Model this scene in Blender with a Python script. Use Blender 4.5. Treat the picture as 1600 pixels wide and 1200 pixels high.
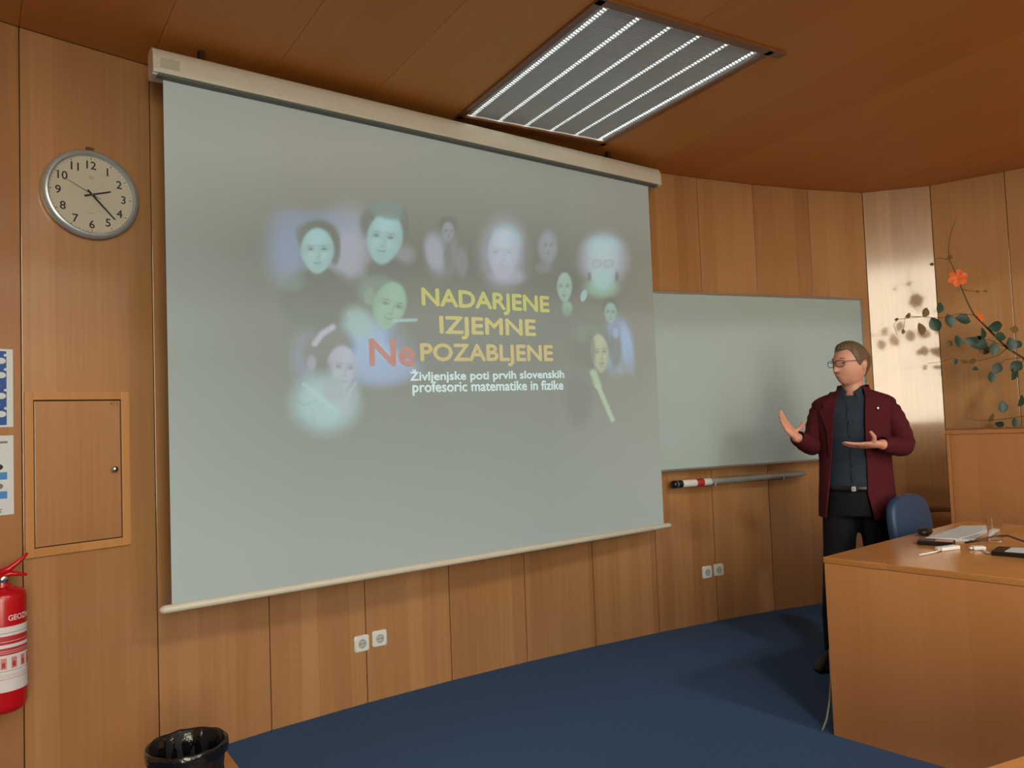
import bpy, bmesh, math, random
import numpy as np
from mathutils import Vector, Matrix

for o in list(bpy.data.objects): bpy.data.objects.remove(o)
SC = bpy.context.scene
COL = SC.collection
random.seed(7)

# ------------------------------------------------------------------ camera
H = 1.42; FPX = 1188.4; PITCH = .0470; ROLL = -.0381; CZ = 3.0623
_F = np.array([0, math.cos(PITCH), math.sin(PITCH)]); _R = np.array([1., 0, 0]); _U = np.cross(_R, _F)
_R2 = _R*math.cos(ROLL)+_U*math.sin(ROLL); _U2 = -_R*math.sin(ROLL)+_U*math.cos(ROLL)
_O = np.array([0, 0, H])
cam = bpy.data.cameras.new('camera'); camo = bpy.data.objects.new('camera', cam); COL.objects.link(camo)
cam.sensor_fit = 'HORIZONTAL'; cam.sensor_width = 36; cam.lens = FPX*36/1600; cam.clip_start = .05
m = Matrix.Identity(4)
for i in range(3):
    m[i][0] = _R2[i]; m[i][1] = _U2[i]; m[i][2] = -_F[i]; m[i][3] = _O[i]
camo.matrix_world = m
SC.camera = camo
# ------------------------------------------------------------------ world, exposure
w = bpy.data.worlds.new('world'); SC.world = w; w.use_nodes = True
w.node_tree.nodes['Background'].inputs[0].default_value = (.75, .85, 1, 1)
w.node_tree.nodes['Background'].inputs[1].default_value = .3
SC.view_settings.view_transform = 'Standard'; SC.view_settings.look = 'None'
SC.view_settings.exposure = -1.63; SC.view_settings.gamma = 1.0; SC.view_settings.use_curve_mapping = False
WINDOW_BACK = 31.0      # daylight seen through the rear windows
WINDOW_SIDE = 15.0
ROOM_LAMP = 36.0        # luminaires over the seats
TUBE = 14.0            # fluorescent tubes of the luminaire in view

# ------------------------------------------------------------------ survey helpers (points of the place measured from the photograph)
def ray(x, y): return _F+_R2*(x-800)/FPX+_U2*(600-y)/FPX
def atz(x, y, z): r = ray(x, y); return _O+r*(z-H)/r[2]
def aty(x, y, d): r = ray(x, y); return _O+r*d/r[1]
def onpl(x, y, p0, n):
    r = ray(x, y); n = np.array(n, float); return _O+r*(np.dot(np.array(p0)-_O, n)/np.dot(r, n))
def proj(P):
    d = np.array(P)-_O; z = d@_F; return 800+FPX*(d@_R2)/z, 600-FPX*(d@_U2)/z
def hd(deg): a = math.radians(deg); return np.array([math.sin(a), math.cos(a)])

# ------------------------------------------------------------------ mesh helpers
class MB:
    def __init__(s): s.v = []; s.f = []; s.mi = []; s.cur = 0
    def add(s, vs, fs):
        n = len(s.v); s.v += [tuple(map(float, p)) for p in vs]
        for f in fs: s.f.append(tuple(i+n for i in f)); s.mi.append(s.cur)
        return s
    def box(s, x0, x1, y0, y1, z0, z1):
        return s.add([(x0,y0,z0),(x1,y0,z0),(x1,y1,z0),(x0,y1,z0),(x0,y0,z1),(x1,y0,z1),(x1,y1,z1),(x0,y1,z1)],
                     [(3,2,1,0),(4,5,6,7),(0,1,5,4),(1,2,6,5),(2,3,7,6),(3,0,4,7)])
    def prism(s, poly, z0, z1):
        poly = [tuple(p) for p in poly]
        if sum(poly[i][0]*poly[(i+1)%len(poly)][1]-poly[(i+1)%len(poly)][0]*poly[i][1] for i in range(len(poly))) < 0: poly = poly[::-1]
        n = len(poly)
        return s.add([(x,y,z0) for x,y in poly]+[(x,y,z1) for x,y in poly],
                     [tuple(range(n-1,-1,-1)), tuple(range(n,2*n))]+[(i,(i+1)%n,n+(i+1)%n,n+i) for i in range(n)])
    def extr(s, poly, x0, x1):           # poly in (y,z), extruded along x
        n = len(poly)
        if sum(poly[i][0]*poly[(i+1)%n][1]-poly[(i+1)%n][0]*poly[i][1] for i in range(n)) < 0: poly = poly[::-1]
        return s.add([(x0,y,z) for y,z in poly]+[(x1,y,z) for y,z in poly],
                     [tuple(range(n-1,-1,-1)), tuple(range(n,2*n))]+[(i,(i+1)%n,n+(i+1)%n,n+i) for i in range(n)])
    def loft(s, rings, cap=True, closed=True):
        k = len(rings[0]); vs = [p for r in rings for p in r]; fs = []
        for a in range(len(rings)-1):
            for i in range(k if closed else k-1):
                j = (i+1) % k; fs.append((a*k+i, a*k+j, (a+1)*k+j, (a+1)*k+i))
        if cap and closed: fs += [tuple(range(k-1,-1,-1)), tuple((len(rings)-1)*k+i for i in range(k))]
        return s.add(vs, fs)
    def tube(s, pts, rad, seg=10, flat=1.0, cap=True):
        pts = [Vector(p) for p in pts]
        if not hasattr(rad, '__len__'): rad = [rad]*len(pts)
        rings = []; ref = None
        for i, p in enumerate(pts):
            t = (pts[min(i+1, len(pts)-1)]-pts[max(i-1, 0)]).normalized()
            if ref is None:
                ref = Vector((0,0,1)) if abs(t.z) < .9 else Vector((1,0,0))
            a = (ref-t*ref.dot(t)).normalized(); b = t.cross(a); ref = a
            rings.append([p+(a*math.cos(q)*flat+b*math.sin(q))*rad[i] for q in [2*math.pi*k/seg for k in range(seg)]])
        return s.loft(rings, cap)
    def capsule(s, pts, rad, seg=10):     # rounded ends
        pts = [Vector(p) for p in pts]; rad = list(rad) if hasattr(rad, '__len__') else [rad]*len(pts)
        d0 = (pts[0]-pts[1]).normalized(); d1 = (pts[-1]-pts[-2]).normalized()
        P = [pts[0]+d0*rad[0]*.98, pts[0]+d0*rad[0]*.7]+pts+[pts[-1]+d1*rad[-1]*.7, pts[-1]+d1*rad[-1]*.98]
        Rr = [rad[0]*.18, rad[0]*.7]+rad+[rad[-1]*.7, rad[-1]*.18]
        return s.tube(P, Rr, seg)
    def lathe(s, prof, seg=32, axis='z', c=(0,0,0), cap=True):
        rings = []
        for r, h in prof:
            ring = []
            for k in range(seg):
                a = 2*math.pi*k/seg; x, y = r*math.cos(a), r*math.sin(a)
                p = (x,y,h) if axis == 'z' else ((x,-h,y) if axis == 'y' else (h,x,y))
                ring.append((p[0]+c[0], p[1]+c[1], p[2]+c[2]))
            rings.append(ring)
        return s.loft(rings, cap)
    def ball(s, c, r, nu=16, nv=10, M=None):
        r = r if hasattr(r, '__len__') else (r,r,r); rings = []
        for j in range(nv+1):
            t = math.pi*(.02+.96*j/nv)-math.pi/2
            rings.append([Vector((r[0]*math.cos(t)*math.cos(2*math.pi*i/nu), r[1]*math.cos(t)*math.sin(2*math.pi*i/nu), r[2]*math.sin(t))) for i in range(nu)])
        if M is not None: rings = [[M@p for p in g] for g in rings]
        return s.loft([[p+Vector(c) for p in g] for g in rings])
    def build(s, name, mat, parent=None, smooth=False, bevel=0, fix=True, auto=None):
        me = bpy.data.meshes.new(name); me.from_pydata(s.v, [], s.f)
        mats = mat if isinstance(mat, (list, tuple)) else [mat]
        for q in mats: me.materials.append(q)
        if len(mats) > 1:
            for p, i in zip(me.polygons, s.mi): p.material_index = i
        if fix or bevel:
            bm = bmesh.new(); bm.from_mesh(me)
            if bevel:
                bmesh.ops.bevel(bm, geom=[e for e in bm.edges if len(e.link_faces) == 2 and e.calc_face_angle(0) > .6], offset=bevel, segments=2, affect='EDGES', profile=.6, clamp_overlap=True)
            bmesh.ops.recalc_face_normals(bm, faces=bm.faces[:]); bm.to_mesh(me); bm.free()
        if smooth:
            for p in me.polygons: p.use_smooth = True
            if auto is not None and hasattr(me, 'set_sharp_from_angle'): me.set_sharp_from_angle(angle=math.radians(auto))
        return link(name, me, parent)
def link(name, me, parent=None):
    o = bpy.data.objects.new(name, me); COL.objects.link(o)
    if parent is not None: o.parent = parent
    return o
def tag(o, label, cat, group=None, kind=None):
    if label: o['label'] = label
    if cat: o['category'] = cat
    if group: o['group'] = group
    if kind: o['kind'] = kind
    return o
def struct(o, label=None, cat=None): o['kind'] = 'structure'; return tag(o, label, cat)
def empty(name, loc=(0,0,0), rz=0):
    o = bpy.data.objects.new(name, None); COL.objects.link(o); o.empty_display_size = .05
    o.location = loc; o.rotation_euler = (0,0,rz); return o
def frame_rz(heading):   # rotation that turns local +x to the compass heading; local -y then faces the room for the front wall
    return math.radians(90-heading)
def copy_tree(o, parent=None):
    c = o.copy(); COL.objects.link(c); c.parent = parent
    for ch in list(o.children): copy_tree(ch, c)
    return c
def text_mesh(txt, offset=0.0, spacing=1.0):
    cu = bpy.data.curves.new('t', 'FONT'); cu.body = txt; cu.size = 1; cu.offset = offset; cu.resolution_u = 3; cu.space_character = spacing
    ob = bpy.data.objects.new('t', cu); COL.objects.link(ob)
    dg = bpy.context.evaluated_depsgraph_get(); me = bpy.data.meshes.new_from_object(ob.evaluated_get(dg))
    bpy.data.objects.remove(ob); bpy.data.curves.remove(cu); return me
def text_obj(name, txt, mat, parent, fn, w=None, h=None, offset=0.0, center=True, spacing=1.0, bold=0, words=0):
    """fn(x, y) -> local point ; text scaled to width w (or to height h) with (0,0) at its centre or lower left"""
    me = text_mesh(txt, offset, spacing)
    co = np.array([v.co[:] for v in me.vertices]); lo = co.min(0); hi = co.max(0)
    sx = (w/(hi[0]-lo[0])) if w else (h/(hi[1]-lo[1])); sy = (h/(hi[1]-lo[1])) if h else sx
    cx = (lo[0]+hi[0])/2 if center else lo[0]; cy = (lo[1]+hi[1])/2 if center else lo[1]
    for v in me.vertices: v.co = fn((v.co.x-cx)*sx, (v.co.y-cy)*sy)
    if bold:
        n = len(me.vertices); V = [v.co.copy() for v in me.vertices]; Fs = [tuple(p.vertices) for p in me.polygons]; W_ = []; F_ = []
        for q, (dx, dz) in enumerate(((-bold,0),(bold,0),(0,bold),(0,-bold),(0,0))):
            W_ += [v+Vector((dx, -.0001*q, dz)) for v in V]; F_ += [tuple(i+q*n for i in f) for f in Fs]
        me.clear_geometry(); me.from_pydata([v[:] for v in W_], [], F_)
    me.name = name; me.materials.clear(); me.materials.append(mat)
    if words:       # one object for each word
        V = [v.co.copy() for v in me.vertices]; Fs = [tuple(p.vertices) for p in me.polygons]
        iv = sorted((min(V[i].x for i in f), max(V[i].x for i in f)) for f in Fs); cuts = []; end = iv[0][1]
        for a, b in iv:
            if a-end > words: cuts.append((a+end)/2)
            end = max(end, b)
        out = None
        for k in range(len(cuts)+1):
            lo_, hi_ = (cuts[k-1] if k else -1e9), (cuts[k] if k < len(cuts) else 1e9)
            fs = [f for f in Fs if lo_ < V[f[0]].x < hi_]; ids = sorted({i for f in fs for i in f}); mp = {i: j for j, i in enumerate(ids)}
            m2 = bpy.data.meshes.new(name); m2.from_pydata([V[i][:] for i in ids], [], [tuple(mp[i] for i in f) for f in fs]); m2.materials.append(mat); out = link(name, m2, parent)
        return out
    return link(name, me, parent)

# ------------------------------------------------------------------ materials
def srgb(r, g, b):
    f = lambda c: (c/255/12.92) if c/255 <= .04045 else ((c/255+.055)/1.055)**2.4
    return (f(r), f(g), f(b), 1)
def newmat(name):
    mt = bpy.data.materials.new(name); mt.use_nodes = True
    return mt, mt.node_tree.nodes, mt.node_tree.links, mt.node_tree.nodes['Principled BSDF']
def plain(name, col, rough=.5, metal=0, spec=.5, noise=.06, nscale=30, bump=0, bscale=200, **kw):
    mt, N, L, B = newmat(name)
    tc = N.new('ShaderNodeTexCoord'); nz = N.new('ShaderNodeTexNoise'); nz.inputs['Scale'].default_value = nscale
    L.new(tc.outputs['Object'], nz.inputs['Vector'])
    mx = N.new('ShaderNodeMix'); mx.data_type = 'RGBA'
    mx.inputs[6].default_value = tuple(c*(1-noise) for c in col[:3])+(1,); mx.inputs[7].default_value = tuple(min(1, c*(1+noise)) for c in col[:3])+(1,)
    L.new(nz.outputs['Fac'], mx.inputs[0]); L.new(mx.outputs[2], B.inputs['Base Color'])
    B.inputs['Roughness'].default_value = rough; B.inputs['Metallic'].default_value = metal; B.inputs['Specular IOR Level'].default_value = spec
    if bump:
        n2 = N.new('ShaderNodeTexNoise'); n2.inputs['Scale'].default_value = bscale; L.new(tc.outputs['Object'], n2.inputs['Vector'])
        bp = N.new('ShaderNodeBump'); bp.inputs['Strength'].default_value = bump; bp.inputs['Distance'].default_value = .003
        L.new(n2.outputs['Fac'], bp.inputs['Height']); L.new(bp.outputs['Normal'], B.inputs['Normal'])
    for k, v in kw.items(): B.inputs[k].default_value = v
    return mt
def emit(name, col, strength):
    mt, N, L, B = newmat(name); B.inputs['Base Color'].default_value = (.8,.8,.8,1)
    B.inputs['Emission Color'].default_value = col; B.inputs['Emission Strength'].default_value = strength; return mt
def wood(name, c0, c1, axis=2, band=.085, rough=.3, spec=.5, bands=.5, grain=.35):
    """veneer: leaves of slightly different tone side by side, fine grain along one axis, each panel its own shift"""
    mt, N, L, B = newmat(name)
    tc = N.new('ShaderNodeTexCoord'); oi = N.new('ShaderNodeObjectInfo')
    sep = N.new('ShaderNodeSeparateXYZ'); L.new(tc.outputs['Object'], sep.inputs[0])
    def mth(op, a, b=None):
        n = N.new('ShaderNodeMath'); n.operation = op
        for i, q in enumerate((a, b)):
            if q is None: continue
            if isinstance(q, (int, float)): n.inputs[i].default_value = q
            else: L.new(q, n.inputs[i])
        return n.outputs[0]
    cross = sep.outputs[1 if axis == 0 else 0]
    wob = mth('ADD', cross, mth('MULTIPLY', oi.outputs['Random'], 7.3))
    cell = mth('FLOOR', mth('DIVIDE', wob, band))
    wn = N.new('ShaderNodeTexWhiteNoise'); wn.noise_dimensions = '1D'; L.new(cell, wn.inputs['W'])
    mp = N.new('ShaderNodeMapping'); sc = [55, 55, 55]; sc[axis] = 1.6; mp.inputs['Scale'].default_value = sc
    L.new(tc.outputs['Object'], mp.inputs['Vector'])
    comb = N.new('ShaderNodeCombineXYZ'); r7 = mth('MULTIPLY', oi.outputs['Random'], 31.0)
    for i in range(3): L.new(r7, comb.inputs[i])
    L.new(comb.outputs[0], mp.inputs['Location'])
    g = N.new('ShaderNodeTexNoise'); g.inputs['Scale'].default_value = 1.0; g.inputs['Detail'].default_value = 4; L.new(mp.outputs[0], g.inputs['Vector'])
    mp2 = N.new('ShaderNodeMapping'); s2 = [3.2, 3.2, 3.2]; s2[axis] = .7; mp2.inputs['Scale'].default_value = s2; L.new(tc.outputs['Object'], mp2.inputs['Vector']); L.new(comb.outputs[0], mp2.inputs['Location'])
    g2 = N.new('ShaderNodeTexNoise'); g2.inputs['Scale'].default_value = 1.0; L.new(mp2.outputs[0], g2.inputs['Vector'])
    fac = mth('ADD', mth('MULTIPLY', wn.outputs['Value'], bands), mth('MULTIPLY', mth('SUBTRACT', g.outputs['Fac'], .5), grain*2))
    fac = mth('ADD', fac, mth('MULTIPLY', mth('SUBTRACT', g2.outputs['Fac'], .5), .9))
    fac = mth('ADD', fac, mth('MULTIPLY', oi.outputs['Random'], .3))
    mx = N.new('ShaderNodeMix'); mx.data_type = 'RGBA'; mx.clamp_factor = True
    mx.inputs[6].default_value = c0; mx.inputs[7].default_value = c1
    L.new(fac, mx.inputs[0]); L.new(mx.outputs[2], B.inputs['Base Color'])
    B.inputs['Roughness'].default_value = rough; B.inputs['Specular IOR Level'].default_value = spec
    return mt
M = {}
M['wall'] = wood('beech_wall', srgb(161,113,68), srgb(188,142,94), axis=2, rough=.35)
for n_ in ('wall',):
    B_ = M[n_].node_tree.nodes['Principled BSDF']; B_.inputs['Coat Weight'].default_value = 1.0; B_.inputs['Coat Roughness'].default_value = .10; B_.inputs['Coat IOR'].default_value = 1.6
M['ceil'] = wood('beech_ceiling', srgb(196,122,46), srgb(208,140,62), axis=1, rough=.55, band=.5, bands=.3, grain=.25)
M['desk'] = wood('beech_desk', srgb(200,138,84), srgb(216,156,102), axis=2, rough=.5, spec=.3, band=.06, bands=.35)
M['lectern'] = wood('beech_lectern', srgb(150,98,54), srgb(168,114,68), axis=2, rough=.5, band=.1, bands=.3, spec=.3)
M['desktop'] = wood('beech_top', srgb(186,128,68), srgb(206,150,88), axis=0, rough=.22, band=.12, bands=.3)
M['trimwood'] = wood('trim_wood', srgb(176,122,66), srgb(196,142,84), axis=2, rough=.35, band=.3)
M['trimdark'] = wood('luminaire_trim', srgb(120,74,42), srgb(140,90,52), axis=1, rough=.3, band=.3)
M['joint'] = plain('dark_joint', srgb(58,34,16), .8, spec=.2)
M['carpet'] = plain('carpet', srgb(67,94,132), .95, spec=.1, noise=.16, nscale=60, bump=.6, bscale=500)
M['plaster'] = plain('plaster', srgb(205,198,185), .8)
M['hallwood'] = plain('hall_wood', srgb(170,120,70), .5)
M['white'] = plain('white_plastic', srgb(222,224,220), .35)
M['cream'] = plain('cream_casing', srgb(206,202,186), .35)
M['greystrip'] = plain('grey_slot', srgb(92,98,94), .5)
M['sticker'] = plain('pale_sticker', srgb(176,178,158), .5)
M['board'] = plain('whiteboard_face', srgb(172,193,194), .25, noise=.02, nscale=3)
M['alu'] = plain('aluminium', srgb(170,174,172), .35, metal=.8)
M['greymetal'] = plain('grey_tube', srgb(158,164,162), .4, metal=.3)
M['black'] = plain('black_plastic', srgb(20,20,22), .4)
M['bag'] = plain('bin_liner', srgb(16,16,18), .18, spec=.7, bump=1.0, bscale=60)
M['binblack'] = plain('bin_black', srgb(24,25,28), .5)
M['chrome'] = plain('chrome', srgb(200,200,200), .15, metal=1)
M['red'] = plain('red_paint', srgb(184,16,24), .25, noise=.03)
M['labelwhite'] = plain('label_white', srgb(214,210,212), .5, noise=.03)
M['labelred'] = plain('label_red', srgb(176,40,44), .5)
M['labelpink'] = plain('label_pink', srgb(196,130,124), .5)
M['ink'] = plain('ink', srgb(34,33,30), .6)
M['greyink'] = plain('grey_ink', srgb(120,118,110), .6)
M['clockface'] = plain('clock_face', srgb(188,184,164), .4, noise=.02)
M['silver'] = plain('silver_rim', srgb(188,196,198), .3, metal=.55)
M['posterblue'] = plain('poster_blue', srgb(28,78,150), .4, noise=.15, nscale=8)
M['posterpaper'] = plain('poster_paper', srgb(206,214,214), .45)
M['posterlight'] = plain('poster_light_blue', srgb(66,134,200), .45)
M['glass'] = plain('clear_glass', (1,1,1,1), .02, noise=0, **{'Transmission Weight': 1.0, 'IOR': 1.2})
M['paper'] = plain('paper', srgb(206,212,214), .6)
M['cablewhite'] = plain('white_cable', srgb(235,235,232), .4)
M['pinkish'] = plain('pink_case', srgb(190,150,140), .5)
M['cable'] = plain('dark_cable', srgb(62,52,46), .5)
M['bluepad'] = plain('blue_upholstery', srgb(34,64,96), .45, bump=.2, bscale=400)
M['leaf'] = plain('leaf_green', srgb(34,64,50), .45, noise=.3, nscale=20)
M['leafbrown'] = plain('leaf_brown', srgb(112,84,44), .6, noise=.3, nscale=20)
M['bark'] = plain('bark', srgb(92,62,36), .8)
M['orange'] = plain('orange_petal', srgb(232,106,40), .5, noise=.12, **{'Subsurface Weight': .1})
M['vase'] = plain('vase_glaze', srgb(120,120,118), .3)
# man
M['skin'] = plain('skin', srgb(206,150,128), .5, noise=.08, nscale=25, **{'Subsurface Weight': .08})
M['lip'] = plain('lips', srgb(172,100,90), .5)
M['eye'] = plain('eye_dark', srgb(60,50,46), .3)
M['hair'] = plain('hair_brown', srgb(98,78,57), .55, noise=.4, nscale=70, bump=.5, bscale=160)
M['jacket'] = plain('burgundy_wool', srgb(78,23,31), .85, spec=.2, noise=.12, nscale=40, bump=.25, bscale=500)
M['shirt'] = plain('slate_shirt', srgb(41,52,66), .8, spec=.2, noise=.15, nscale=14)
M['trousers'] = plain('black_trousers', srgb(24,24,30), .8, spec=.2)
M['belt'] = plain('belt_leather', srgb(16,16,18), .4)
M['shoe'] = plain('shoe_leather', srgb(18,16,16), .35)

# ================================================================== SETTING
J = [np.array(p) for p in [[-1.9166,2.9683],[-1.5693,3.3293],[-1.1951,3.6623],[-.8005,3.9708],[-.3912,4.2597],[.0298,4.5311],[.4606,4.7866],[.8995,5.0281],
     [1.3455,5.2562],[1.802,5.4623],[2.2704,5.6399],[2.7491,5.7874],[3.2061,5.6681],[3.5832,5.3837]]]
J14 = J[13]+hd(127)*.48; J15 = J14+hd(127)*.48
Jm1 = J[0]-hd(41.0)*.5; Jm2 = Jm1-hd(38)*.5
UZ = 4.7   # upper ceiling over the seats
CORR = (7.6, 2.2); BACKY = -5.0; LX = -3.8
# floor
room = [tuple(Jm2), tuple(Jm1)]+[tuple(j) for j in J]+[tuple(J14), tuple(J15), CORR, (CORR[0], BACKY), (LX, BACKY), (LX, 1.0)]
cxy = np.array([1.2, .4])
grow = [tuple(cxy+(np.array(p)-cxy)*1.03) for p in room]
fl = MB().prism(grow, -.06, 0).build('floor', M['carpet']); struct(fl, 'dark blue-grey carpet across the whole room', 'floor')
# panelled walls
def back_strip(pts, name, z1, mat, t=.05, off=.019):
    b = MB()
    for p, q in zip(pts[:-1], pts[1:]):
        p = np.array(p); q = np.array(q); d = (q-p)/np.linalg.norm(q-p); n = np.array([-d[1], d[0]])   # outward (away from room)
        a = p+n*off; c = q+n*off
        b.prism([a-d*.02, c+d*.02, c+d*.02+n*t, a-d*.02+n*t], 0, z1)
    return b.build(name, mat)
def wall_panel(p, q, parent, z0=0.0, z1=CZ, gap=.004, mat='wall'):
    d = np.array(q)-np.array(p); L = np.linalg.norm(d); o = MB().box(gap/2, L-gap/2, 0, .018, z0, z1).build('panel', M[mat], parent, bevel=.0015)
    o.location = (p[0], p[1], 0); o.rotation_euler = (0,0,math.atan2(d[1], d[0])); return o
wf = back_strip(J[:12], 'wall_front', CZ+.05, M['joint']); struct(wf, 'curved beech panelled wall behind the projection screen', 'wall')
for a, b in zip(J[:11], J[1:12]): wall_panel(a, b, wf)
wl = back_strip([Jm2, Jm1, J[0]], 'wall_left', CZ+.05, M['joint']); struct(wl, 'beech panelled wall at the left with posters', 'wall')
for a, b in ((Jm2, Jm1), (Jm1, J[0])): wall_panel(a, b, wl)
wr = back_strip([J[11], J[12], J[13], J14, J15], 'wall_right', CZ+.05, M['joint']); struct(wr, 'angled beech panelled wall behind the flowering branch', 'wall')
for a, b in zip([J[11], J[12], J[13], J14], [J[12], J[13], J14, J15]): wall_panel(a, b, wr)
def plain_wall(name, p, q, mat, label, z1=UZ, z0=0):
    p = np.array(p, float); q = np.array(q, float); d = (q-p)/np.linalg.norm(q-p); n = np.array([-d[1], d[0]])
    o = MB().prism([p, q, q+n*.1, p+n*.1], z0, z1).build(name, mat); return struct(o, label, 'wall')
plain_wall('wall_side', (LX, 1.0), Jm2, M['hallwood'], 'beech side wall of the seating hall at the left', z1=UZ)
plain_wall('wall_left_rear', (LX, BACKY), (LX, 1.0), M['hallwood'], 'rear part of the left hall wall')
rw = MB().box(CORR[0],CORR[0]+.1,BACKY,-4.85,0,UZ).box(CORR[0],CORR[0]+.1,-3.3,CORR[1],0,UZ).box(CORR[0],CORR[0]+.1,-4.85,-3.3,0,2.5).box(CORR[0],CORR[0]+.1,-4.85,-3.3,4.4,UZ).build('wall_right_rear', M['hallwood'])
struct(rw, 'rear part of the right hall wall with a window', 'wall')
w3 = MB().box(CORR[0]+.02,CORR[0]+.08,-4.85,-3.3,2.5,2.55).box(CORR[0]+.02,CORR[0]+.08,-4.85,-3.3,4.35,4.4).box(CORR[0]+.02,CORR[0]+.08,-4.85,-4.80,2.5,4.4).box(CORR[0]+.02,CORR[0]+.08,-3.35,-3.3,2.5,4.4).build('window_3', M['white'])
struct(w3, 'tall bright daylight window in the right hall wall', 'window'); MB().box(CORR[0]+.05,CORR[0]+.07,-4.80,-3.35,2.55,4.35).build('pane', emit('side_daylight', (.95,.99,1,1), WINDOW_SIDE*.9), w3)
plain_wall('wall_right_side', J15, CORR, M['hallwood'], 'right hall wall between podium and seats')
# back wall with two window openings
WIN = [('window_1', 1.1, 4.2, .12, 4.3, WINDOW_BACK), ('window_2', 5.4, 7.4, 2.5, 4.4, WINDOW_SIDE)]
bw = MB()
for a, b in ((LX,1.1),(4.2,5.4),(7.4,CORR[0])): bw.box(a, b, BACKY-.15, BACKY, 0, UZ)
bw.box(1.1,4.2,BACKY-.15,BACKY,0,.12); bw.box(1.1,4.2,BACKY-.15,BACKY,4.3,UZ); bw.box(5.4,7.4,BACKY-.15,BACKY,0,2.5); bw.box(5.4,7.4,BACKY-.15,BACKY,4.4,UZ)
struct(bw.build('wall_back', M['plaster']), 'plastered rear wall of the hall with tall windows', 'wall')
for nm, x0, x1, z0, z1, st in WIN:
    fr = MB(); t = .05
    for a, b, c, d in ((x0,x1,z0,z0+t),(x0,x1,z1-t,z1),(x0,x0+t,z0,z1),(x1-t,x1,z0,z1)): fr.box(a,b,BACKY-.10,BACKY-.03,c,d)
    fo = fr.build(nm, M['white']); struct(fo, 'tall bright daylight window in the rear wall' + (' nearer the corner' if nm == 'window_2' else ''), 'window')
    MB().box(x0+t, x1-t, BACKY-.09, BACKY-.07, z0+t, z1-t).build('pane', emit(nm+'_daylight', (1,.90,.68,1) if nm == 'window_1' else (.95,.99,1,1), st), fo)

# ceiling canopy: strips in line with the wall panels
allJ = [Jm2, Jm1]+J[:12]; heads = [-37.5+1.05*k for k in range(len(allJ))]
REACH = [2.55]*len(allJ)
inner = [p+hd(h+180)*r for p, h, r in zip(allJ, heads, REACH)]
canopy_edge = inner
cb = MB().prism([tuple(p) for p in allJ]+[tuple(J[12]), tuple(J[13]), tuple(J14), tuple(J15), (5.0, 4.0), (4.4, 3.6)]+[tuple(p) for p in inner[::-1]], CZ+.17, CZ+.2)
ceil = cb.build('ceiling', M['joint']); struct(ceil, 'low beech panelled ceiling over the podium', 'ceiling')
def ceil_panel(poly):
    p0 = np.array(poly[0]); d = np.array(poly[3])-p0; ang = math.atan2(d[1], d[0])-math.pi/2   # local y along the strip
    c, s = math.cos(-ang), math.sin(-ang)
    cen = np.mean([np.array(p) for p in poly], 0)
    loc = []
    for p in poly:
        q = np.array(p); e = (cen-q); q = q+e/np.linalg.norm(e)*.004
        q = q-p0; loc.append((c*q[0]-s*q[1], s*q[0]+c*q[1]))
    o = MB().prism(loc, 0, .018).build('ceiling_panel', M['ceil'], ceil, bevel=.0015)
    o.location = (p0[0], p0[1], CZ); o.rotation_euler = (0,0,ang)
def along(k, t): return allJ[k]+hd(heads[k]+180)*t
F0, F1 = .30, 1.57      # luminaire opening along the strips J4..J6
for k in range(len(allJ)-1):
    if k in (6, 7):
        ceil_panel([along(k,0), along(k+1,0), along(k+1,F0), along(k,F0)])
        ceil_panel([along(k,F1), along(k+1,F1), along(k+1,REACH[0]), along(k,REACH[0])])
    else:
        ceil_panel([along(k,0), along(k+1,0), along(k+1,REACH[0]), along(k,REACH[0])])
K = len(allJ)-1
ceil_panel([J[11], J[12], (3.9,3.5), inner[K]])
ceil_panel([J[12], J[13], (4.25,3.55), (3.9,3.5)])
ceil_panel([J[13], J15, (5.0,4.0), (4.25,3.55)])
# fascia at the canopy's edge and the upper ceiling
ed = [tuple(p) for p in inner]+[(4.4,3.6),(5.0,4.0)]
fb = MB()
for p, q in zip(ed[:-1], ed[1:]):
    p = np.array(p); q = np.array(q); d = (q-p)/np.linalg.norm(q-p); n = np.array([-d[1], d[0]]); fb.prism([p, q, q+n*.03, p+n*.03], CZ, UZ)
struct(fb.build('trim_1', M['hallwood']), 'beech fascia where the low ceiling steps up', 'trim')
struct(MB().prism(grow, UZ, UZ+.06).build('ceiling_upper', M['plaster']), 'pale upper ceiling over the seats', 'ceiling')
# low ledge along the angled wall
lg = MB(); n1 = -np.array([.252,.968]); n2 = -np.array([.60,.80])
P0, P1, P2 = J[11]+hd(104.6)*.02+n1*.005, J[12]+n1*.004, J[13]
poly = [P0, J[12]+n1*.004, J[13]+n2*.004, J[13]+n2*.10, J[12]+(n1+n2)/2*.10, P0+n1*.10]
struct(lg.prism([tuple(p) for p in poly], 0, .64).build('trim_2', M['desk']), 'low wooden plinth along the angled wall', 'trim')
MB().prism([tuple(p) for p in [poly[0], poly[1], poly[2], poly[3]+n2*.015, poly[4]+(n1+n2)/2*.015, poly[5]+n1*.015]], .64, .66).build('ledge_cap', M['trimdark'], bpy.data.objects['trim_2'])
# wooden strip in the carpet by the bin
a, b = atz(346,1166,0)[:2], atz(374,1203,0)[:2]; d = (b-a)/np.linalg.norm(b-a); n = np.array([d[1], -d[0]])
if n[0] > 0: n = -n
struct(MB().prism([a-d*.15, b+d*1.2, b+d*1.2+n*.3, a-d*.15+n*.3], 0, .008).build('trim_3', M['desktop']), 'wooden floor strip beside the waste bin', 'trim')

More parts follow.
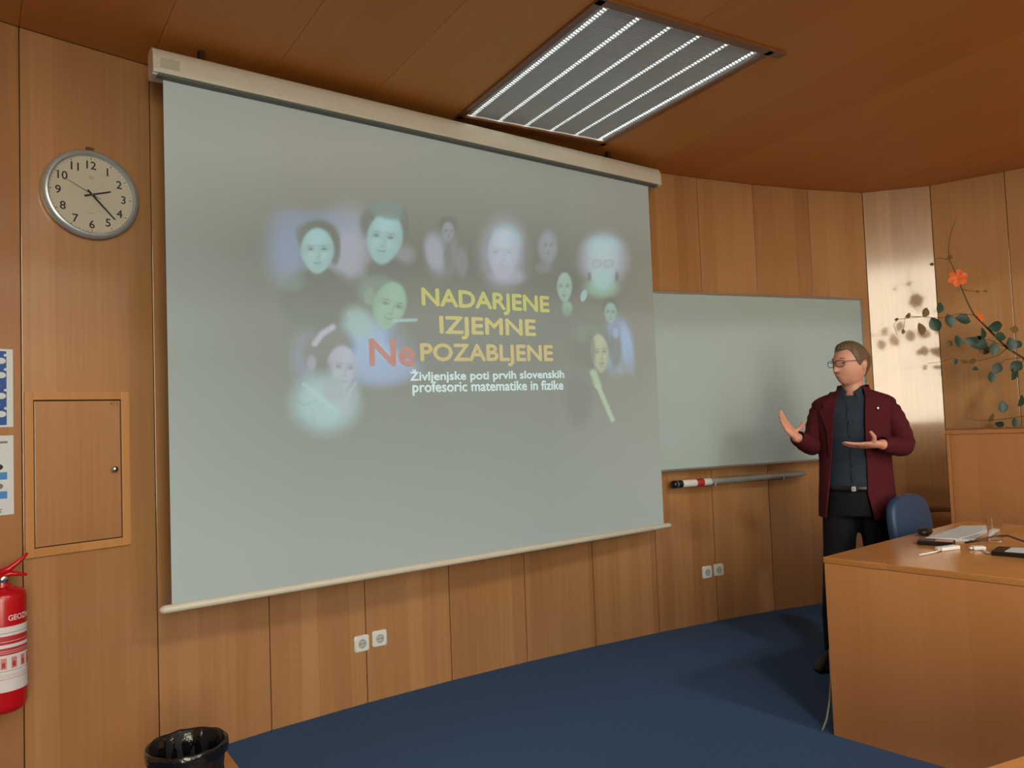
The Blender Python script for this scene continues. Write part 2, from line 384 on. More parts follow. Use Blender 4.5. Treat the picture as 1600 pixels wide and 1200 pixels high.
# luminaires over the seats (out of view, they light the hall)
for i, (x, y) in enumerate(((4.2,-.4),(1.6,-1.6))):
    t = empty('hall_luminaire', (x, y, UZ-.08)); tag(t, ('square lit luminaire on the upper ceiling, right of the pair', 'square lit luminaire on the upper ceiling, left of the pair')[i], 'lamp', 'luminaires over the seats')
    MB().box(-.32,.32,-.32,.32,.03,.08).build('housing', M['white'], t); MB().box(-.22,.22,-.22,.22,.0,.03).build('diffuser', emit('hall_diffuser', (1,.97,.90,1), ROOM_LAMP*13), t)
q0 = MB(); p = np.array(Jm2); q = np.array(inner[0]); d = (q-p)/np.linalg.norm(q-p); n = np.array([-d[1], d[0]])
struct(q0.prism([p, q, q+n*.03, p+n*.03], CZ, UZ).build('trim_4', M['hallwood']), 'beech fascia at the left end of the low ceiling', 'trim')

# ================================================================== CEILING LUMINAIRE
def luminaire():
    A, B_, Cc, D_ = along(6,F0), along(8,F0), along(8,F1), along(6,F1)
    cen = (A+B_+Cc+D_)/4; yv = ((D_+Cc)-(A+B_))/2; Ly = np.linalg.norm(yv); yv /= Ly; xv = np.array([-yv[1], yv[0]])
    if np.dot(xv, B_-A) < 0: xv = -xv
    W = (np.dot(B_-A, xv)+np.dot(Cc-D_, xv))/2
    rz = math.atan2(yv[1], yv[0])-math.pi/2
    t = empty('ceiling_luminaire', (cen[0], cen[1], CZ)); 
    # local frame: x across the tubes, y along them (towards the seats), right handed or mirrored
    mir = 1 if (xv[0]*yv[1]-xv[1]*yv[0]) > 0 else -1
    t.rotation_euler = (0,0,rz)
    tag(t, 'recessed fluorescent ceiling luminaire with grey louvre and six lit rows', 'lamp')
    hw, hl = W/2-.015, Ly/2-.015
    MB().box(-hw,hw,-hl,hl,.13,.14).box(-hw,-hw+.006,-hl,hl,0,.14).box(hw-.006,hw,-hl,hl,0,.14).box(-hw,hw,-hl,-hl+.006,0,.14).box(-hw,hw,hl-.006,hl,0,.14).build('housing', M['white'], t)
    for nm, bx in (('side',(-hw-.03,-hw+.008,-hl-.03,hl+.03)),('side',(hw-.008,hw+.03,-hl-.03,hl+.03)),('end',(-hw-.03,hw+.03,-hl-.05,-hl+.012)),('end',(-hw-.10 if mir < 0 else -hw-.03,hw+.10 if mir > 0 else hw+.03,hl-.012,hl+.035))):
        MB().box(*bx, -.012, .0).build('trim_'+nm, M['trimdark'], t, bevel=.003)
    tub = emit('tube_light', (1,.97,.9,1), TUBE)
    xs = [mir*(-hw+.055+(2*hw-.09)*i/5) for i in range(6)]
    for i, x in enumerate(xs):
        MB().capsule([(x,-hl+.03,.030),(x,hl-.03,.030)], .013 if i < 5 else .018, 10).build('tube', tub, t, smooth=True)
    xs2 = sorted(xs); g = .014
    edges = [(-hw+.008, xs2[0]-g)]+[(a+g, b-g) for a, b in zip(xs2[:-1], xs2[1:])]+[(xs2[-1]+g, hw-.008)]
    for a, b in edges:
        if b-a < .012: continue
        k = 7; prof = [(a+(b-a)*i/k, .003+.004*math.sin(math.pi*i/k)) for i in range(k+1)]
        s = MB(); s.loft([[(x,-hl+.013,z) for x, z in prof],[(x,hl-.013,z) for x, z in prof]], cap=False, closed=False)
        s.loft([[(x,-hl+.013,z+.006) for x, z in prof],[(x,hl-.013,z+.006) for x, z in prof]], cap=False, closed=False)
        s.build('reflector_strip', M['louvre'], t, smooth=True)
    lv = MB(); nb = 64
    for x in xs2:
        for i in range(nb):
            y = -hl+.02+(2*hl-.04)*i/(nb-1); lv.add([(x-g,y-.005,.004),(x+g,y+.001,.004),(x+g,y+.007,.004),(x-g,y+.001,.004),(x-g,y-.005,.0095),(x+g,y+.001,.0095),(x+g,y+.007,.0095),(x-g,y+.001,.0095)], [(3,2,1,0),(4,5,6,7),(0,1,5,4),(1,2,6,5),(2,3,7,6),(3,0,4,7)])
    o = lv.build('louvre_blades', M['louvre'], t, fix=False); o['kind'] = 'stuff'
M['louvre'] = plain('louvre_grey', srgb(192,200,204), .45)
_N = M['louvre'].node_tree.nodes; _L = M['louvre'].node_tree.links
_w = _N.new('ShaderNodeTexWave'); _w.bands_direction = 'Y'; _w.inputs['Scale'].default_value = 18; _w.inputs['Distortion'].default_value = 0
_b = _N.new('ShaderNodeBump'); _b.inputs['Strength'].default_value = .5; _b.inputs['Distance'].default_value = .004
_t = _N.new('ShaderNodeTexCoord'); _L.new(_t.outputs['Object'], _w.inputs['Vector']); _L.new(_w.outputs['Fac'], _b.inputs['Height']); _L.new(_b.outputs['Normal'], _N['Principled BSDF'].inputs['Normal'])
luminaire()

# ================================================================== PROJECTION SCREEN
SH = 53.242; SS = 1.12; SW = 2.6*SS; SO = np.array([-1.256,2.775])*SS; ZT = 1.42+(2.733-1.42)*SS; ZB = 1.42+(.793-1.42)*SS
sdir = hd(SH); snor = np.array([sdir[1], -sdir[0]])   # towards the room
scr = empty('projection_screen', (SO[0], SO[1], 0), frame_rz(SH)); tag(scr, 'wide pull-down projection screen showing a slide of portraits', 'screen')
def s_uv(px, py):
    p = onpl(px, py, (SO[0], SO[1], 0), (snor[0], snor[1], 0)); return float(np.dot(p[:2]-SO, sdir)), float(p[2])
def s_px(u, z): return proj((SO[0]+sdir[0]*u, SO[1]+sdir[1]*u, z))
# --- slide picture (projected light), evaluated on a fine grid of the cloth
NU, NV = 420, 312
us = np.linspace(0, SW, NU+1); zs = np.linspace(ZB, ZT, NV+1); UU, ZZ = np.meshgrid(us, zs)
PP = np.stack([SO[0]+sdir[0]*UU, SO[1]+sdir[1]*UU, ZZ], -1)-_O
zc = PP@_F; SX = 800+FPX*(PP@_R2)/zc; SY = 600-FPX*(PP@_U2)/zc
E_ = np.zeros(SX.shape+(3,))
# slide background, dark middle, paler borders; top glow raised where lamp light is weak
_t = np.clip((SY-560)/300, 0, 1)[..., None]; _l = np.clip((470-SX)/220, 0, 1)[..., None]; _u = np.clip((400-SY)/170, 0, 1)[..., None]; _r = np.clip((SX-860)/160, 0, 1)[..., None]
E_ = E_+np.array([.035,.030,.026])+_t*np.array([.16,.20,.20])+_l*np.array([.10,.12,.11])*(1-_t*.5)+_u*np.array([.23,.225,.19])*(1-_l*.4)+_r*np.array([.11,.095,.07])*(1-_u*.6)*(1-_t*.4)
def mask(cx, cy, rx, ry, soft=.5, rot=0):
    a = math.radians(rot); dx, dy = SX-cx, SY-cy; x = dx*math.cos(a)+dy*math.sin(a); y = -dx*math.sin(a)+dy*math.cos(a)
    r = np.sqrt((x/rx)**2+(y/ry)**2); t = np.clip((1+soft/2-r)/soft, 0, 1); return t*t*(3-2*t)
def put(col, *a, k=1.0, **kw):
    global E_
    mk = (mask(*a, **kw)*k)[..., None]; E_ = E_*(1-mk)+np.array(col)*mk
def line(col, pts, wd, k=1.0):
    global E_
    dm = np.full(SX.shape, 1e9)
    for (x0,y0),(x1,y1) in zip(pts[:-1], pts[1:]):
        vx, vy = x1-x0, y1-y0; t = np.clip(((SX-x0)*vx+(SY-y0)*vy)/(vx*vx+vy*vy+1e-9), 0, 1)
        dm = np.minimum(dm, np.hypot(SX-x0-t*vx, SY-y0-t*vy))
    mk = (np.clip((wd*1.5-dm)/wd, 0, 1)*k)[..., None]; E_ = E_*(1-mk)+np.array(col)*mk
CY = np.array([.33,.66,.70]); LI = np.array([.44,.48,.66]); GR = np.array([.24,.52,.36]); BL = np.array([.28,.46,.86]); DK = np.array([.0,.004,.006]); YE = np.array([.46,.48,.28])
def face(cx, cy, rx, ry, col, turn=0, rot=0, k=.92, feat=.85, smile=0):
    """generic portrait: oval narrowing to the chin, soft side shading, brows, eyes, nose and mouth; turn shifts the features sideways"""
    global E_
    a = math.radians(rot); dx, dy = SX-cx, SY-cy; X = (dx*math.cos(a)+dy*math.sin(a))/rx; Y = (-dx*math.sin(a)+dy*math.cos(a))/ry
    Xw = X/(1-.22*np.clip(Y, 0, 1)**1.5); r = np.sqrt(Xw**2+Y**2); t = np.clip((1.12-r)/.24, 0, 1); mk = t*t*(3-2*t)*k
    sh = turn*.35
    shade = 1.0-.30*np.clip(np.abs(X-sh*.8)-.35, 0, 1)-.10*np.clip(Y, -1, 1)+.10*np.exp(-((X-sh)/.3)**2-((Y+.55)/.25)**2)
    g = lambda x, y, sx, sy: np.exp(-((X-x)/sx)**2-((Y-y)/sy)**2)
    for s in (-1, 1):
        e = sh+s*.40
        shade = shade-feat*(.42*g(e,-.10,.26,.10)+.75*g(e,-.07,.15,.05)+.62*g(e-.02*s,-.26+.03*abs(s),.26,.035))+.12*g(e,.22,.2,.15)
    shade = shade-feat*(.38*g(sh+.13,.12,.06,.20)+.5*g(sh+.02,.31,.16,.04)+.18*g(sh,.72,.3,.05))
    ym = .52-smile*.10*((X-sh)/.32)**2; shade = shade-feat*(.85*np.exp(-((X-sh)/.30)**4-((Y-ym)/.035)**2)+.25*np.exp(-((X-sh)/.24)**4-((Y-ym-.08)/.05)**2))
    if smile: shade = shade+.35*np.exp(-((X-sh)/.2)**4-((Y-ym-.045)/.03)**2)
    C = np.clip(shade, .06, 1.3)[..., None]*col; E_ = E_*(1-mk[..., None])+C*mk[..., None]
# top left woman with high collar
put(LI*.85, 543, 390, 36, 55, soft=1.5, k=.95); put(BL*.62, 452, 390, 32, 50, soft=1.5, k=.85); put(BL*.6, 500, 345, 60, 16, soft=1.6, k=.5)
put(DK+.02, 498, 372, 32, 28, soft=.35, k=.97); put(DK+.02, 523, 388, 9, 26, soft=.5, k=.9); put(DK+.06, 472, 362, 9, 12, soft=.8, k=.6)
put(DK, 500, 470, 62, 50, soft=.4, k=.95); put(DK, 500, 432, 24, 14, soft=.4, k=.9)
face(496, 392, 26, 35, CY, 0); put(CY*.3, 455, 440, 18, 14, soft=1.2, k=.6)
# second portrait, tilted head, short parted hair
put(LI*.5, 632, 398, 16, 14, soft=1.2, k=.8); put(DK+.02, 604, 428, 34, 26, soft=.6, k=.9)
put(CY*.28, 606, 336, 32, 22, soft=.5, rot=12, k=.95); put(DK+.02, 575, 350, 12, 22, soft=.8, k=.8); put(DK+.03, 632, 352, 7, 24, soft=.7, k=.8)
face(601, 373, 28, 40, CY*1.0, -.25, rot=9, smile=1); put(CY*.25, 604, 333, 26, 9, soft=.9, rot=14, k=.85)
# seated small figure
put(LI*.42, 690, 398, 24, 34, soft=.9, k=.9); put(LI*.8, 679, 394, 14, 28, soft=.8, rot=-12, k=.9); put(DK+.03, 700, 400, 7, 24, soft=.9, k=.6)
put(DK+.02, 700, 352, 15, 14, soft=.6, k=.8); face(700, 362, 10, 15, LI*.55, .3, k=.8); put(LI*.4, 722, 410, 9, 22, soft=.9, k=.7)
# glowing face
put(LI*.95, 787, 396, 30, 44, soft=1.4, k=.95); put(CY*1.15, 790, 376, 20, 20, soft=1.4, k=.8); put(LI*.9, 795, 432, 26, 11, soft=1.1, k=.7)
put(DK+.12, 765, 392, 6, 34, soft=1.4, k=.35); face(786, 397, 24, 38, LI*1.15, -.15, k=.75, feat=.5, smile=1); put(DK+.06, 825, 410, 8, 40, soft=1.2, k=.5)
# dim face
put(LI*.45, 856, 386, 15, 27, soft=.5, k=.85); face(857, 385, 12, 20, LI*.55, 0, rot=-4, k=.6); put(LI*.35, 850, 418, 12, 8, soft=1, k=.7)
# bearded person with round glasses
put(LI*1.15, 943, 405, 31, 35, soft=1.2, k=.98); put(CY*1.2, 942, 385, 24, 15, soft=1.2, k=.6); put(GR*1.1, 940, 450, 24, 14, soft=1, k=.8)
face(942, 416, 22, 36, np.array([.44,.62,.60]), .1, k=.6, feat=.3); put(CY*1.05, 942, 436, 16, 16, soft=.9, k=.7)
for s in (-1, 1): line(DK+.08, [(942+s*9+7*math.cos(t), 412+6*math.sin(t)) for t in np.linspace(0, 6.28, 14)], .9, .45)
put(DK+.05, 921, 432, 3, 7, soft=.8, k=.7); put(DK+.05, 964, 432, 3, 8, soft=.8, k=.7)
# girl with centre parting
put(DK+.015, 884, 442, 20, 28, soft=.5, k=.8); face(882, 449, 12, 23, np.array([.30,.52,.44]), -.1); put(GR*1.0, 886, 482, 8, 11, soft=.8, k=.9); put(DK+.02, 880, 505, 30, 26, soft=.8, k=.5)
put(CY*1.0, 912, 462, 4.5, 9, soft=.5, rot=14, k=.95)
# woman in light cardigan
put(DK+.03, 953, 478, 13, 13, soft=.6, k=.7); put(BL*.65, 964, 540, 24, 44, soft=.6, k=.85); put(BL*1.0, 980, 545, 9, 38, soft=.7, rot=-10, k=.7); put(DK+.06, 962, 545, 9, 34, soft=.7, k=.8)
face(954, 489, 10, 16, np.array([.22,.42,.40]), 0); put(BL*.9, 962, 520, 5, 8, soft=.8, k=.8); put(LI*.6, 975, 577, 12, 8, soft=1, k=.8)
# woman in three quarter view, bright collar
put(np.array([.03,.028,.02]), 922, 537, 33, 38, soft=.5, k=.95); put(GR*.35, 920, 520, 24, 16, soft=1, k=.5)
face(937, 552, 14, 30, YE*.95, .35, rot=-6); put(np.array([.03,.028,.02]), 922, 548, 8, 30, soft=.6, k=.7)
line(np.array([.44,.62,.40]), [(927,582),(934,602)], 5, .8); line(np.array([.44,.62,.40]), [(934,602),(946,630),(957,656)], 3.2, .9); put(DK+.01, 905, 625, 22, 40, soft=.8, k=.6)
put(np.array([.10,.11,.04]), 985, 585, 18, 30, soft=1.4, k=.35)
# laughing woman in pale blouse
put(DK+.01, 560, 468, 20, 36, soft=.6, k=.8); put(BL*.95, 583, 548, 52, 46, soft=1.0, rot=25, k=.95); put(np.array([.28,.52,.50]), 560, 505, 22, 26, soft=1, rot=-30, k=.8)
put(np.array([.10,.20,.16]), 590, 455, 30, 24, soft=.6, k=.8); face(608, 478, 26, 38, GR*.95, .45, rot=16, smile=1); put(GR*.6, 577, 463, 8, 14, soft=.7, k=.8)
line(CY*.9, [(616,501),(650,500)], 2.2, .9); put(DK+.05, 626, 530, 22, 20, soft=.9, k=.6); line(CY*.8, [(545,490),(575,520),(612,560)], 3, .5)
put(BL*.8, 600, 578, 50, 20, soft=1.1, k=.8)
# woman in profile with hair band
put(BL*.6, 480, 560, 24, 40, soft=1.3, k=.5); put(np.array([.06,.05,.07]), 514, 547, 40, 34, soft=.5, rot=-25, k=.95)
line(LI*1.0, [(492,537),(503,522),(520,511)], 4.5, .9); face(533, 576, 24, 36, LI*.9, .55, rot=6, k=.9, feat=.7); put(DK+.02, 505, 590, 14, 30, soft=.7, k=.8); put(LI*.6, 487, 567, 7, 12, soft=.7, k=.8)
put(CY*.85+LI*.12, 508, 630, 47, 42, soft=1.0, k=.92); put(LI*.7, 520, 610, 18, 20, soft=.7, k=.7); line(CY*1.15, [(474,600),(500,620),(528,645)], 2.5, .5); line(CY*1.15, [(556,598),(545,615),(532,640)], 2.5, .45); put(LI*.8, 545, 625, 14, 26, soft=1, rot=20, k=.6)
line(CY*.45, [(458,622),(474,633),(492,627)], 1.6, .6); line(CY*.45, [(488,640),(492,660)], 1.6, .5)
me = bpy.data.meshes.new('cloth')
nvt = (NU+1)*(NV+1); vv = np.stack([UU, np.zeros_like(UU), ZZ], -1).reshape(-1, 3)
ii = (np.arange(NV)[:, None]*(NU+1)+np.arange(NU)[None, :]).reshape(-1)
ff = np.stack([ii, ii+1, ii+NU+2, ii+NU+1], -1)
back = vv.copy(); back[:, 1] = .002
corner = [0, NU, nvt-1, nvt-1-NU]
me.from_pydata(np.concatenate([vv, back[corner]]).tolist(), [], ff.tolist()+[(nvt+3, nvt+2, nvt+1, nvt)])
E_ = E_*1.5
at = me.color_attributes.new('slide', 'FLOAT_COLOR', 'POINT')
cc = np.concatenate([np.concatenate([E_.reshape(-1,3), np.ones((nvt,1))], 1), np.zeros((4,4))]).astype(np.float32)
at.data.foreach_set('color', cc.reshape(-1))
mt, N, L, B = newmat('screen_cloth')
nz = N.new('ShaderNodeTexNoise'); nz.inputs['Scale'].default_value = 1.2; tc = N.new('ShaderNodeTexCoord'); L.new(tc.outputs['Object'], nz.inputs['Vector'])
mx = N.new('ShaderNodeMix'); mx.data_type = 'RGBA'; mx.inputs[6].default_value = srgb(139,152,152); mx.inputs[7].default_value = srgb(144,157,158); L.new(nz.outputs['Fac'], mx.inputs[0]); L.new(mx.outputs[2], B.inputs['Base Color'])
B.inputs['Roughness'].default_value = .9; B.inputs['Specular IOR Level'].default_value = .1
an = N.new('ShaderNodeAttribute'); an.attribute_name = 'slide'; L.new(an.outputs['Color'], B.inputs['Emission Color']); B.inputs['Emission Strength'].default_value = 1.0
me.materials.append(mt); cloth = link('cloth', me, scr)
def lit(name, col, s):
    mt, N, L, B = newmat(name); B.inputs['Base Color'].default_value = srgb(141,154,155); B.inputs['Roughness'].default_value = .9
    B.inputs['Emission Color'].default_value = col; B.inputs['Emission Strength'].default_value = s; return mt
for txt, col, st, (xl, yl), (xr, yr), hpx, off in [
        ('NADARJENE', (.93,.9,.0,1), .95, (660,485), (858,495), 33, .034), ('IZJEMNE', (1,.78,.02,1), .95, (688,529), (837,532), 33, .034),
        ('POZABLJENE', (1,.68,.05,1), .95, (658,572), (864,571), 33, .034), ('Ne', (1,.04,.0,1), .76, (579,571), (648,571), 40, .045),
        ('Življenjske poti prvih slovenskih', (.72,1,1,1), 1.7, (641,599), (881,594), 20, .010), ('profesoric matematike in fizike', (.72,1,1,1), 1.7, (645,618), (880,613), 20, .010)]:
    (u0, z0), (u1, z1) = s_uv(xl, yl), s_uv(xr, yr); zh = s_uv((xl+xr)/2, (yl+yr)/2-hpx)[1]-(z0+z1)/2
    mtx = lit('slide_text', col, st)
    text_obj('slide_lettering', txt, mtx, cloth, lambda x, y, u0=u0, z0=z0, u1=u1, z1=z1: (u0+x, -.0015, z0+(z1-z0)*x/(u1-u0)+y), w=u1-u0, h=zh, offset=0, center=False, bold=off*.12, words=.017 if ' ' in txt else 0)
# casing, slot, end caps, bottom bar
prof = [(.045,ZT+.004),(.045,ZT+.105),(.03,ZT+.118),(-.020,ZT+.118),(-.038,ZT+.104),(-.048,ZT+.075),(-.050,ZT+.022),(-.046,ZT+.010),(-.036,ZT+.009),(-.036,ZT+.004)]
MB().extr(prof, -.030, SW+.055).build('casing', M['cream'], scr, smooth=True, auto=35)
MB().box(-.028, SW+.05, -.038, -.004, ZT+.000, ZT+.0036).box(-.028,SW+.05,-.040,-.0364,ZT+.0005,ZT+.0085).build('slot_strip', M['greystrip'], scr)
capp = [(y*1.02, (z-ZT-.06)*1.04+ZT+.06) for y, z in prof]
for x0, x1 in ((-.048,-.030),(SW+.055,SW+.075)): MB().extr(capp, x0, x1).build('end_cap', M['cream'], scr, bevel=.004)
MB().box(-.02,.055,-.0515,-.0496,ZT+.030,ZT+.072).build('maker_label', M['sticker'], scr)
bo = MB().capsule([(-.03,0,ZB-.006),(SW+.045,0,ZB-.006)], .017, 12).build('bottom_bar', M['cream'], scr, smooth=True)
for x in (.16, SW-.33): MB().box(x-.012,x+.012,.005,.035,ZT+.118,CZ-.0005).build('bracket', M['joint'], scr)  # dark colour stands in for the shadow hiding the brackets

# ================================================================== WHITEBOARD
WH = 67.0; wd = hd(WH); wn_ = np.array([wd[1], -wd[0]])
wr_ = np.array([2.664,5.726])
wb = empty('whiteboard', (wr_[0], wr_[1], 0), frame_rz(WH)); tag(wb, 'blank whiteboard with thin aluminium frame behind the standing man', 'whiteboard')
WW = 2.45; WZ0, WZ1 = 1.04, 2.236
MB().box(-WW+.012,-.012,-.004,.008,WZ0+.012,WZ1-.012).build('board', M['board'], wb)
for nm, b in (('frame_rail',(-WW,0,-.010,.012,WZ0,WZ0+.016)),('frame_rail',(-WW,0,-.010,.012,WZ1-.016,WZ1)),('frame_stile',(-WW,-WW+.016,-.010,.012,WZ0,WZ1)),('frame_stile',(-.016,0,-.010,.012,WZ0,WZ1))):
    MB().box(*b).build(nm, M['alu'], wb, bevel=.003)
# ================================================================== GREY TUBE UNDER THE BOARD
pa = np.array([1.041,5.101]); pb = np.array([2.114,5.581]); dd = (pb-pa)/np.linalg.norm(pb-pa); nn = np.array([dd[1], -dd[0]]); LT = np.linalg.norm(pb-pa)
pa = pa*.983; tb = empty('wall_tube', (pa[0], pa[1], .955), math.atan2(dd[1], dd[0])); tag(tb, 'long grey metal tube hung on the wall below the whiteboard', 'tube')
MB().tube([(.03,0,0),(.25,0,0),(LT-.06,0,0),(LT-.05,0,0),(LT,0,.004)], [.024,.024,.021,.017,.004], 16).build('barrel', M['greymetal'], tb, smooth=True, auto=40)
MB().lathe([(.01,-.0),(.025,.004),(.027,.03),(.024,.036)], 16, axis='x').build('end_cap', M['black'], tb, smooth=True)
for x0, x1, mt in ((.04,.075,'black'),(.08,.19,'white'),(.19,.25,'labelred'),(.25,.31,'posterpaper')):
    MB().lathe([(.0245,x0),(.0249,x0+.001),(.0249,x1-.001),(.0245,x1)], 16, axis='x').build('sticker', M[mt], tb, smooth=True)
for x in (.33, LT-.25): MB().box(x-.008,x+.008,.0,.135,-.030,-.022).box(x-.008,x+.008,-.030,-.024,-.03,-.004).box(x-.008,x+.008,-.03,.0,-.03,-.0245).build('hook', M['greymetal'], tb)

# ================================================================== SOCKETS
def socket_proto():
    t = empty('wall_socket'); s = .041; r = .012
    def rr(s, y, r): return [(sx*(s-r)+r*math.cos(a), y, sz*(s-r)+r*math.sin(a)) for sx, sz, a0 in ((1,1,0),(-1,1,90),(-1,-1,180),(1,-1,270)) for a in [math.radians(a0+q) for q in (0,22,45,68,90)]]
    MB().loft([rr(s,0,r), rr(s,-.006,r), rr(s-.006,-.011,r)]).build('plate', M['white'], t, smooth=True, auto=30)
    MB().lathe([(.0222,.0105),(.0225,.0125),(.0195,.0125),(.0190,.0112)], 24, axis='y', cap=False).build('ring', M['greymetal'], t, smooth=True)
    MB().lathe([(.0195,.0111),(.019,.0116)], 24, axis='y').build('well', M['socketwell'], t)
    for x in (-.0095,.0095): MB().lathe([(.0032,.0117),(.003,.0122)], 12, axis='y', c=(x,0,0)).build('pin_hole', M['black'], t)
    for z in (.0175,-.0175): MB().box(-.004,.004,-.0130,-.0117,z-.0025,z+.0025).build('earth_clip', M['greymetal'], t)
    return t
M['socketwell'] = plain('socket_well', srgb(176,182,182), .5)
proto = socket_proto()
slab = ['white wall socket low under the screen, left one of its pair', 'white wall socket low under the screen, right one of its pair', 'white wall socket under the grey tube, left one of its pair', 'white wall socket under the grey tube, right one of its pair']
for i, (x, y, z, k) in enumerate(((-.822,3.954,.306,2),(-.741,4.0125,.313,3),(1.271,5.218,.338,7),(1.362,5.263,.342,8))):
    o = proto if i == 0 else copy_tree(proto)
    d = J[k+1]-J[k]; o.location = (x, y, z); 
    nrm = np.array([d[1], -d[0]])/np.linalg.norm(d); o.location.x += nrm[0]*.0006; o.location.y += nrm[1]*.0006
    o.rotation_euler = (0,0,math.atan2(d[1], d[0])); tag(o, slab[i], 'socket', 'wall sockets low on the front wall')

# ================================================================== CLOCK
H0 = math.degrees(math.atan2(J[1][0]-J[0][0], J[1][1]-J[0][1])); d0 = hd(H0); n0 = np.array([d0[1], -d0[0]])
cp = np.array([-1.742,3.150])+n0*.004
ck = empty('wall_clock', (cp[0], cp[1], 2.425), frame_rz(H0)); tag(ck, 'round silver-rimmed wall clock with black numerals above the cupboard', 'clock')
CR = .186
MB().lathe([(CR-.03,.0),(CR-.004,.0),(CR,.012),(CR-.001,.03),(CR-.008,.040),(CR-.018,.041),(CR-.024,.034),(CR-.025,.018)], 64, axis='y').build('rim', M['silver'], ck, smooth=True, auto=50)
face_ = MB().lathe([(CR-.024,.016),(CR-.024,.020)], 64, axis='y').build('dial', M['clockface'], ck)
for h in range(1, 13):
    a = math.radians(30*h); r = .125
    text_obj('numeral', str(h), M['ink'], face_, lambda x, y, a=a, r=r: (r*math.sin(a)+x, -.0206, r*math.cos(a)+y), h=.033, bold=.0007)
for k in range(60):
    a = math.radians(6*k); r0, r1, wd_ = (.148,.157,.0014) if k % 5 == 0 else (.151,.156,.0006); sn, cs = math.sin(a), math.cos(a)
    MB().add([(r*sn+s*wd_*cs, -.0206, r*cs-s*wd_*sn) for r, s in ((r0,-1),(r0,1),(r1,1),(r1,-1))], [(0,1,2,3)]).build('minute_mark', M['ink'], face_, fix=False)
text_obj('dial_print', 'SQ', M['greyink'], face_, lambda x, y: (x, -.0206, .072+y), h=.013)
text_obj('dial_print', 'Quartz', M['greyink'], face_, lambda x, y: (x, -.0206, -.078+y), h=.008)
def hand(name, ang, tail, tip, w0, w1, y, mat):
    a = math.radians(ang); s, c = math.sin(a), math.cos(a); P = []
    for r, ww in ((-tail,w0),(tip,w1)):
        for sg in (-1,1): P.append((r*s+sg*ww*c, r*c-sg*ww*s))
    poly = [P[0],P[1],P[3],P[2]]
    MB().add([(x,y,z) for x,z in poly]+[(x,y-.0015,z) for x,z in poly], [(0,1,2,3),(7,6,5,4),(0,4,5,1),(1,5,6,2),(2,6,7,3),(3,7,4,0)]).build(name, mat, ck)
hand('hour_hand', 71, .030, .078, .0042, .0030, -.0225, M['ink']); hand('minute_hand', 136, .024, .128, .0040, .0024, -.0255, M['ink']); hand('second_hand', 296, .035, .105, .0009, .0006, -.0285, M['ink'])
MB().lathe([(.004,.020),(.004,.031),(.003,.032)], 12, axis='y').build('hub', M['chrome'], ck)
MB().box(-.014,.014,-.012,.0,CR-.006,CR+.018).build('hanger', M['bark'], ck)

# ================================================================== WALL CUPBOARD
cb0 = np.array([-1.9155,2.970]); cupw = .392
cu = empty('wall_cupboard', (cb0[0]+n0[0]*.001, cb0[1]+n0[1]*.001, .955), frame_rz(H0)); tag(cu, 'flush wooden wall cupboard with framed door below the clock', 'cupboard')
hC = .648; fw = .034
for nm, b in (('frame_stile',(.004,fw,-.014,0,0,hC)),('frame_stile',(cupw-fw,cupw,-.014,0,0,hC)),('frame_rail',(fw,cupw-fw,-.014,0,0,fw)),('frame_rail',(fw,cupw-fw,-.014,0,hC-fw,hC))):
    MB().box(*b).build(nm, M['trimwood'], cu, bevel=.002)
dr = MB().box(fw+.004,cupw-fw-.004,-.010,-.001,fw+.004,hC-fw-.005).build('door', M['wall'], cu, bevel=.001)
MB().box(fw,cupw-fw,-.0008,0,fw,hC-fw).build('shadow_gap', M['joint'], cu)
MB().lathe([(.007,.010),(.007,.020),(.012,.026),(.012,.032),(.008,.036)], 16, axis='y', c=(cupw-fw-.032,0,.322)).build('lock_knob', M['chrome'], dr, smooth=True)
text_obj('door_mark', '47-2', M['bark'], dr, lambda x, y: (cupw-fw-.028+x, -.0104, hC-fw-.017+y), h=.013)

# ================================================================== POSTERS AND EXTINGUISHER at the left wall
dl = (J[0]-Jm1)/np.linalg.norm(J[0]-Jm1); nl = np.array([dl[1], -dl[0]]); HL = math.degrees(math.atan2(dl[0], dl[1]))
def poster(name, zb, zt, xr, label, paint):
    w = .212; p = J[0]-dl*(xr+w)+nl*.0015
    t = empty(name, (p[0], p[1], zb), frame_rz(HL)); tag(t, label, 'poster')
    MB().box(0,w,-.001,0,0,zt-zb).build('sheet', M['posterpaper'], t); paint(t, w, zt-zb)
def rect(t, x0, x1, z0, z1, mat, nm='print'): MB().box(x0,x1,-.0016,-.0011,z0,z1).build(nm, M[mat], t)
def blob(t, x, z, rx, rz_, mat, nm='pictogram'): MB().add([(x+rx*math.cos(a), -.0021, z+rz_*math.sin(a)) for a in [2*math.pi*k/20 for k in range(20)]]+[(x+rx*math.cos(a), -.0017, z+rz_*math.sin(a)) for a in [2*math.pi*k/20 for k in range(20)]], [tuple(range(20))]+[(k,(k+1)%20,20+(k+1)%20,20+k) for k in range(20)]).build(nm, M[mat], t)
def blue(t, w, h):
    rect(t, .008, w-.022, .008, h-.008, 'posterblue')
    for k, z in enumerate((.05,.12,.20,.255)):
        for x in (.045,.115,.172): blob(t, x, z, .016, .012, 'posterpaper'); blob(t, x+.014, z+.022, .005, .005, 'posterpaper')
    for z in (.085,.155,.225): rect(t, .03, w-.04, z, z+.006, 'posterlight')
def pale(t, w, h):
    rect(t, .02, w-.02, h-.03, h-.022, 'greyink')
    for k, z in enumerate((.062,.135)):
        for x in (.02,.115): rect(t, x, x+.075, z, z+.028, 'posterlight'); blob(t, x+.04, z+.048, .022, .013, 'greyink' if k == 0 else 'ink')
    rect(t, .02, w-.04, .020, .024, 'greyink'); rect(t, .14, .17, .010, .016, 'greyink')
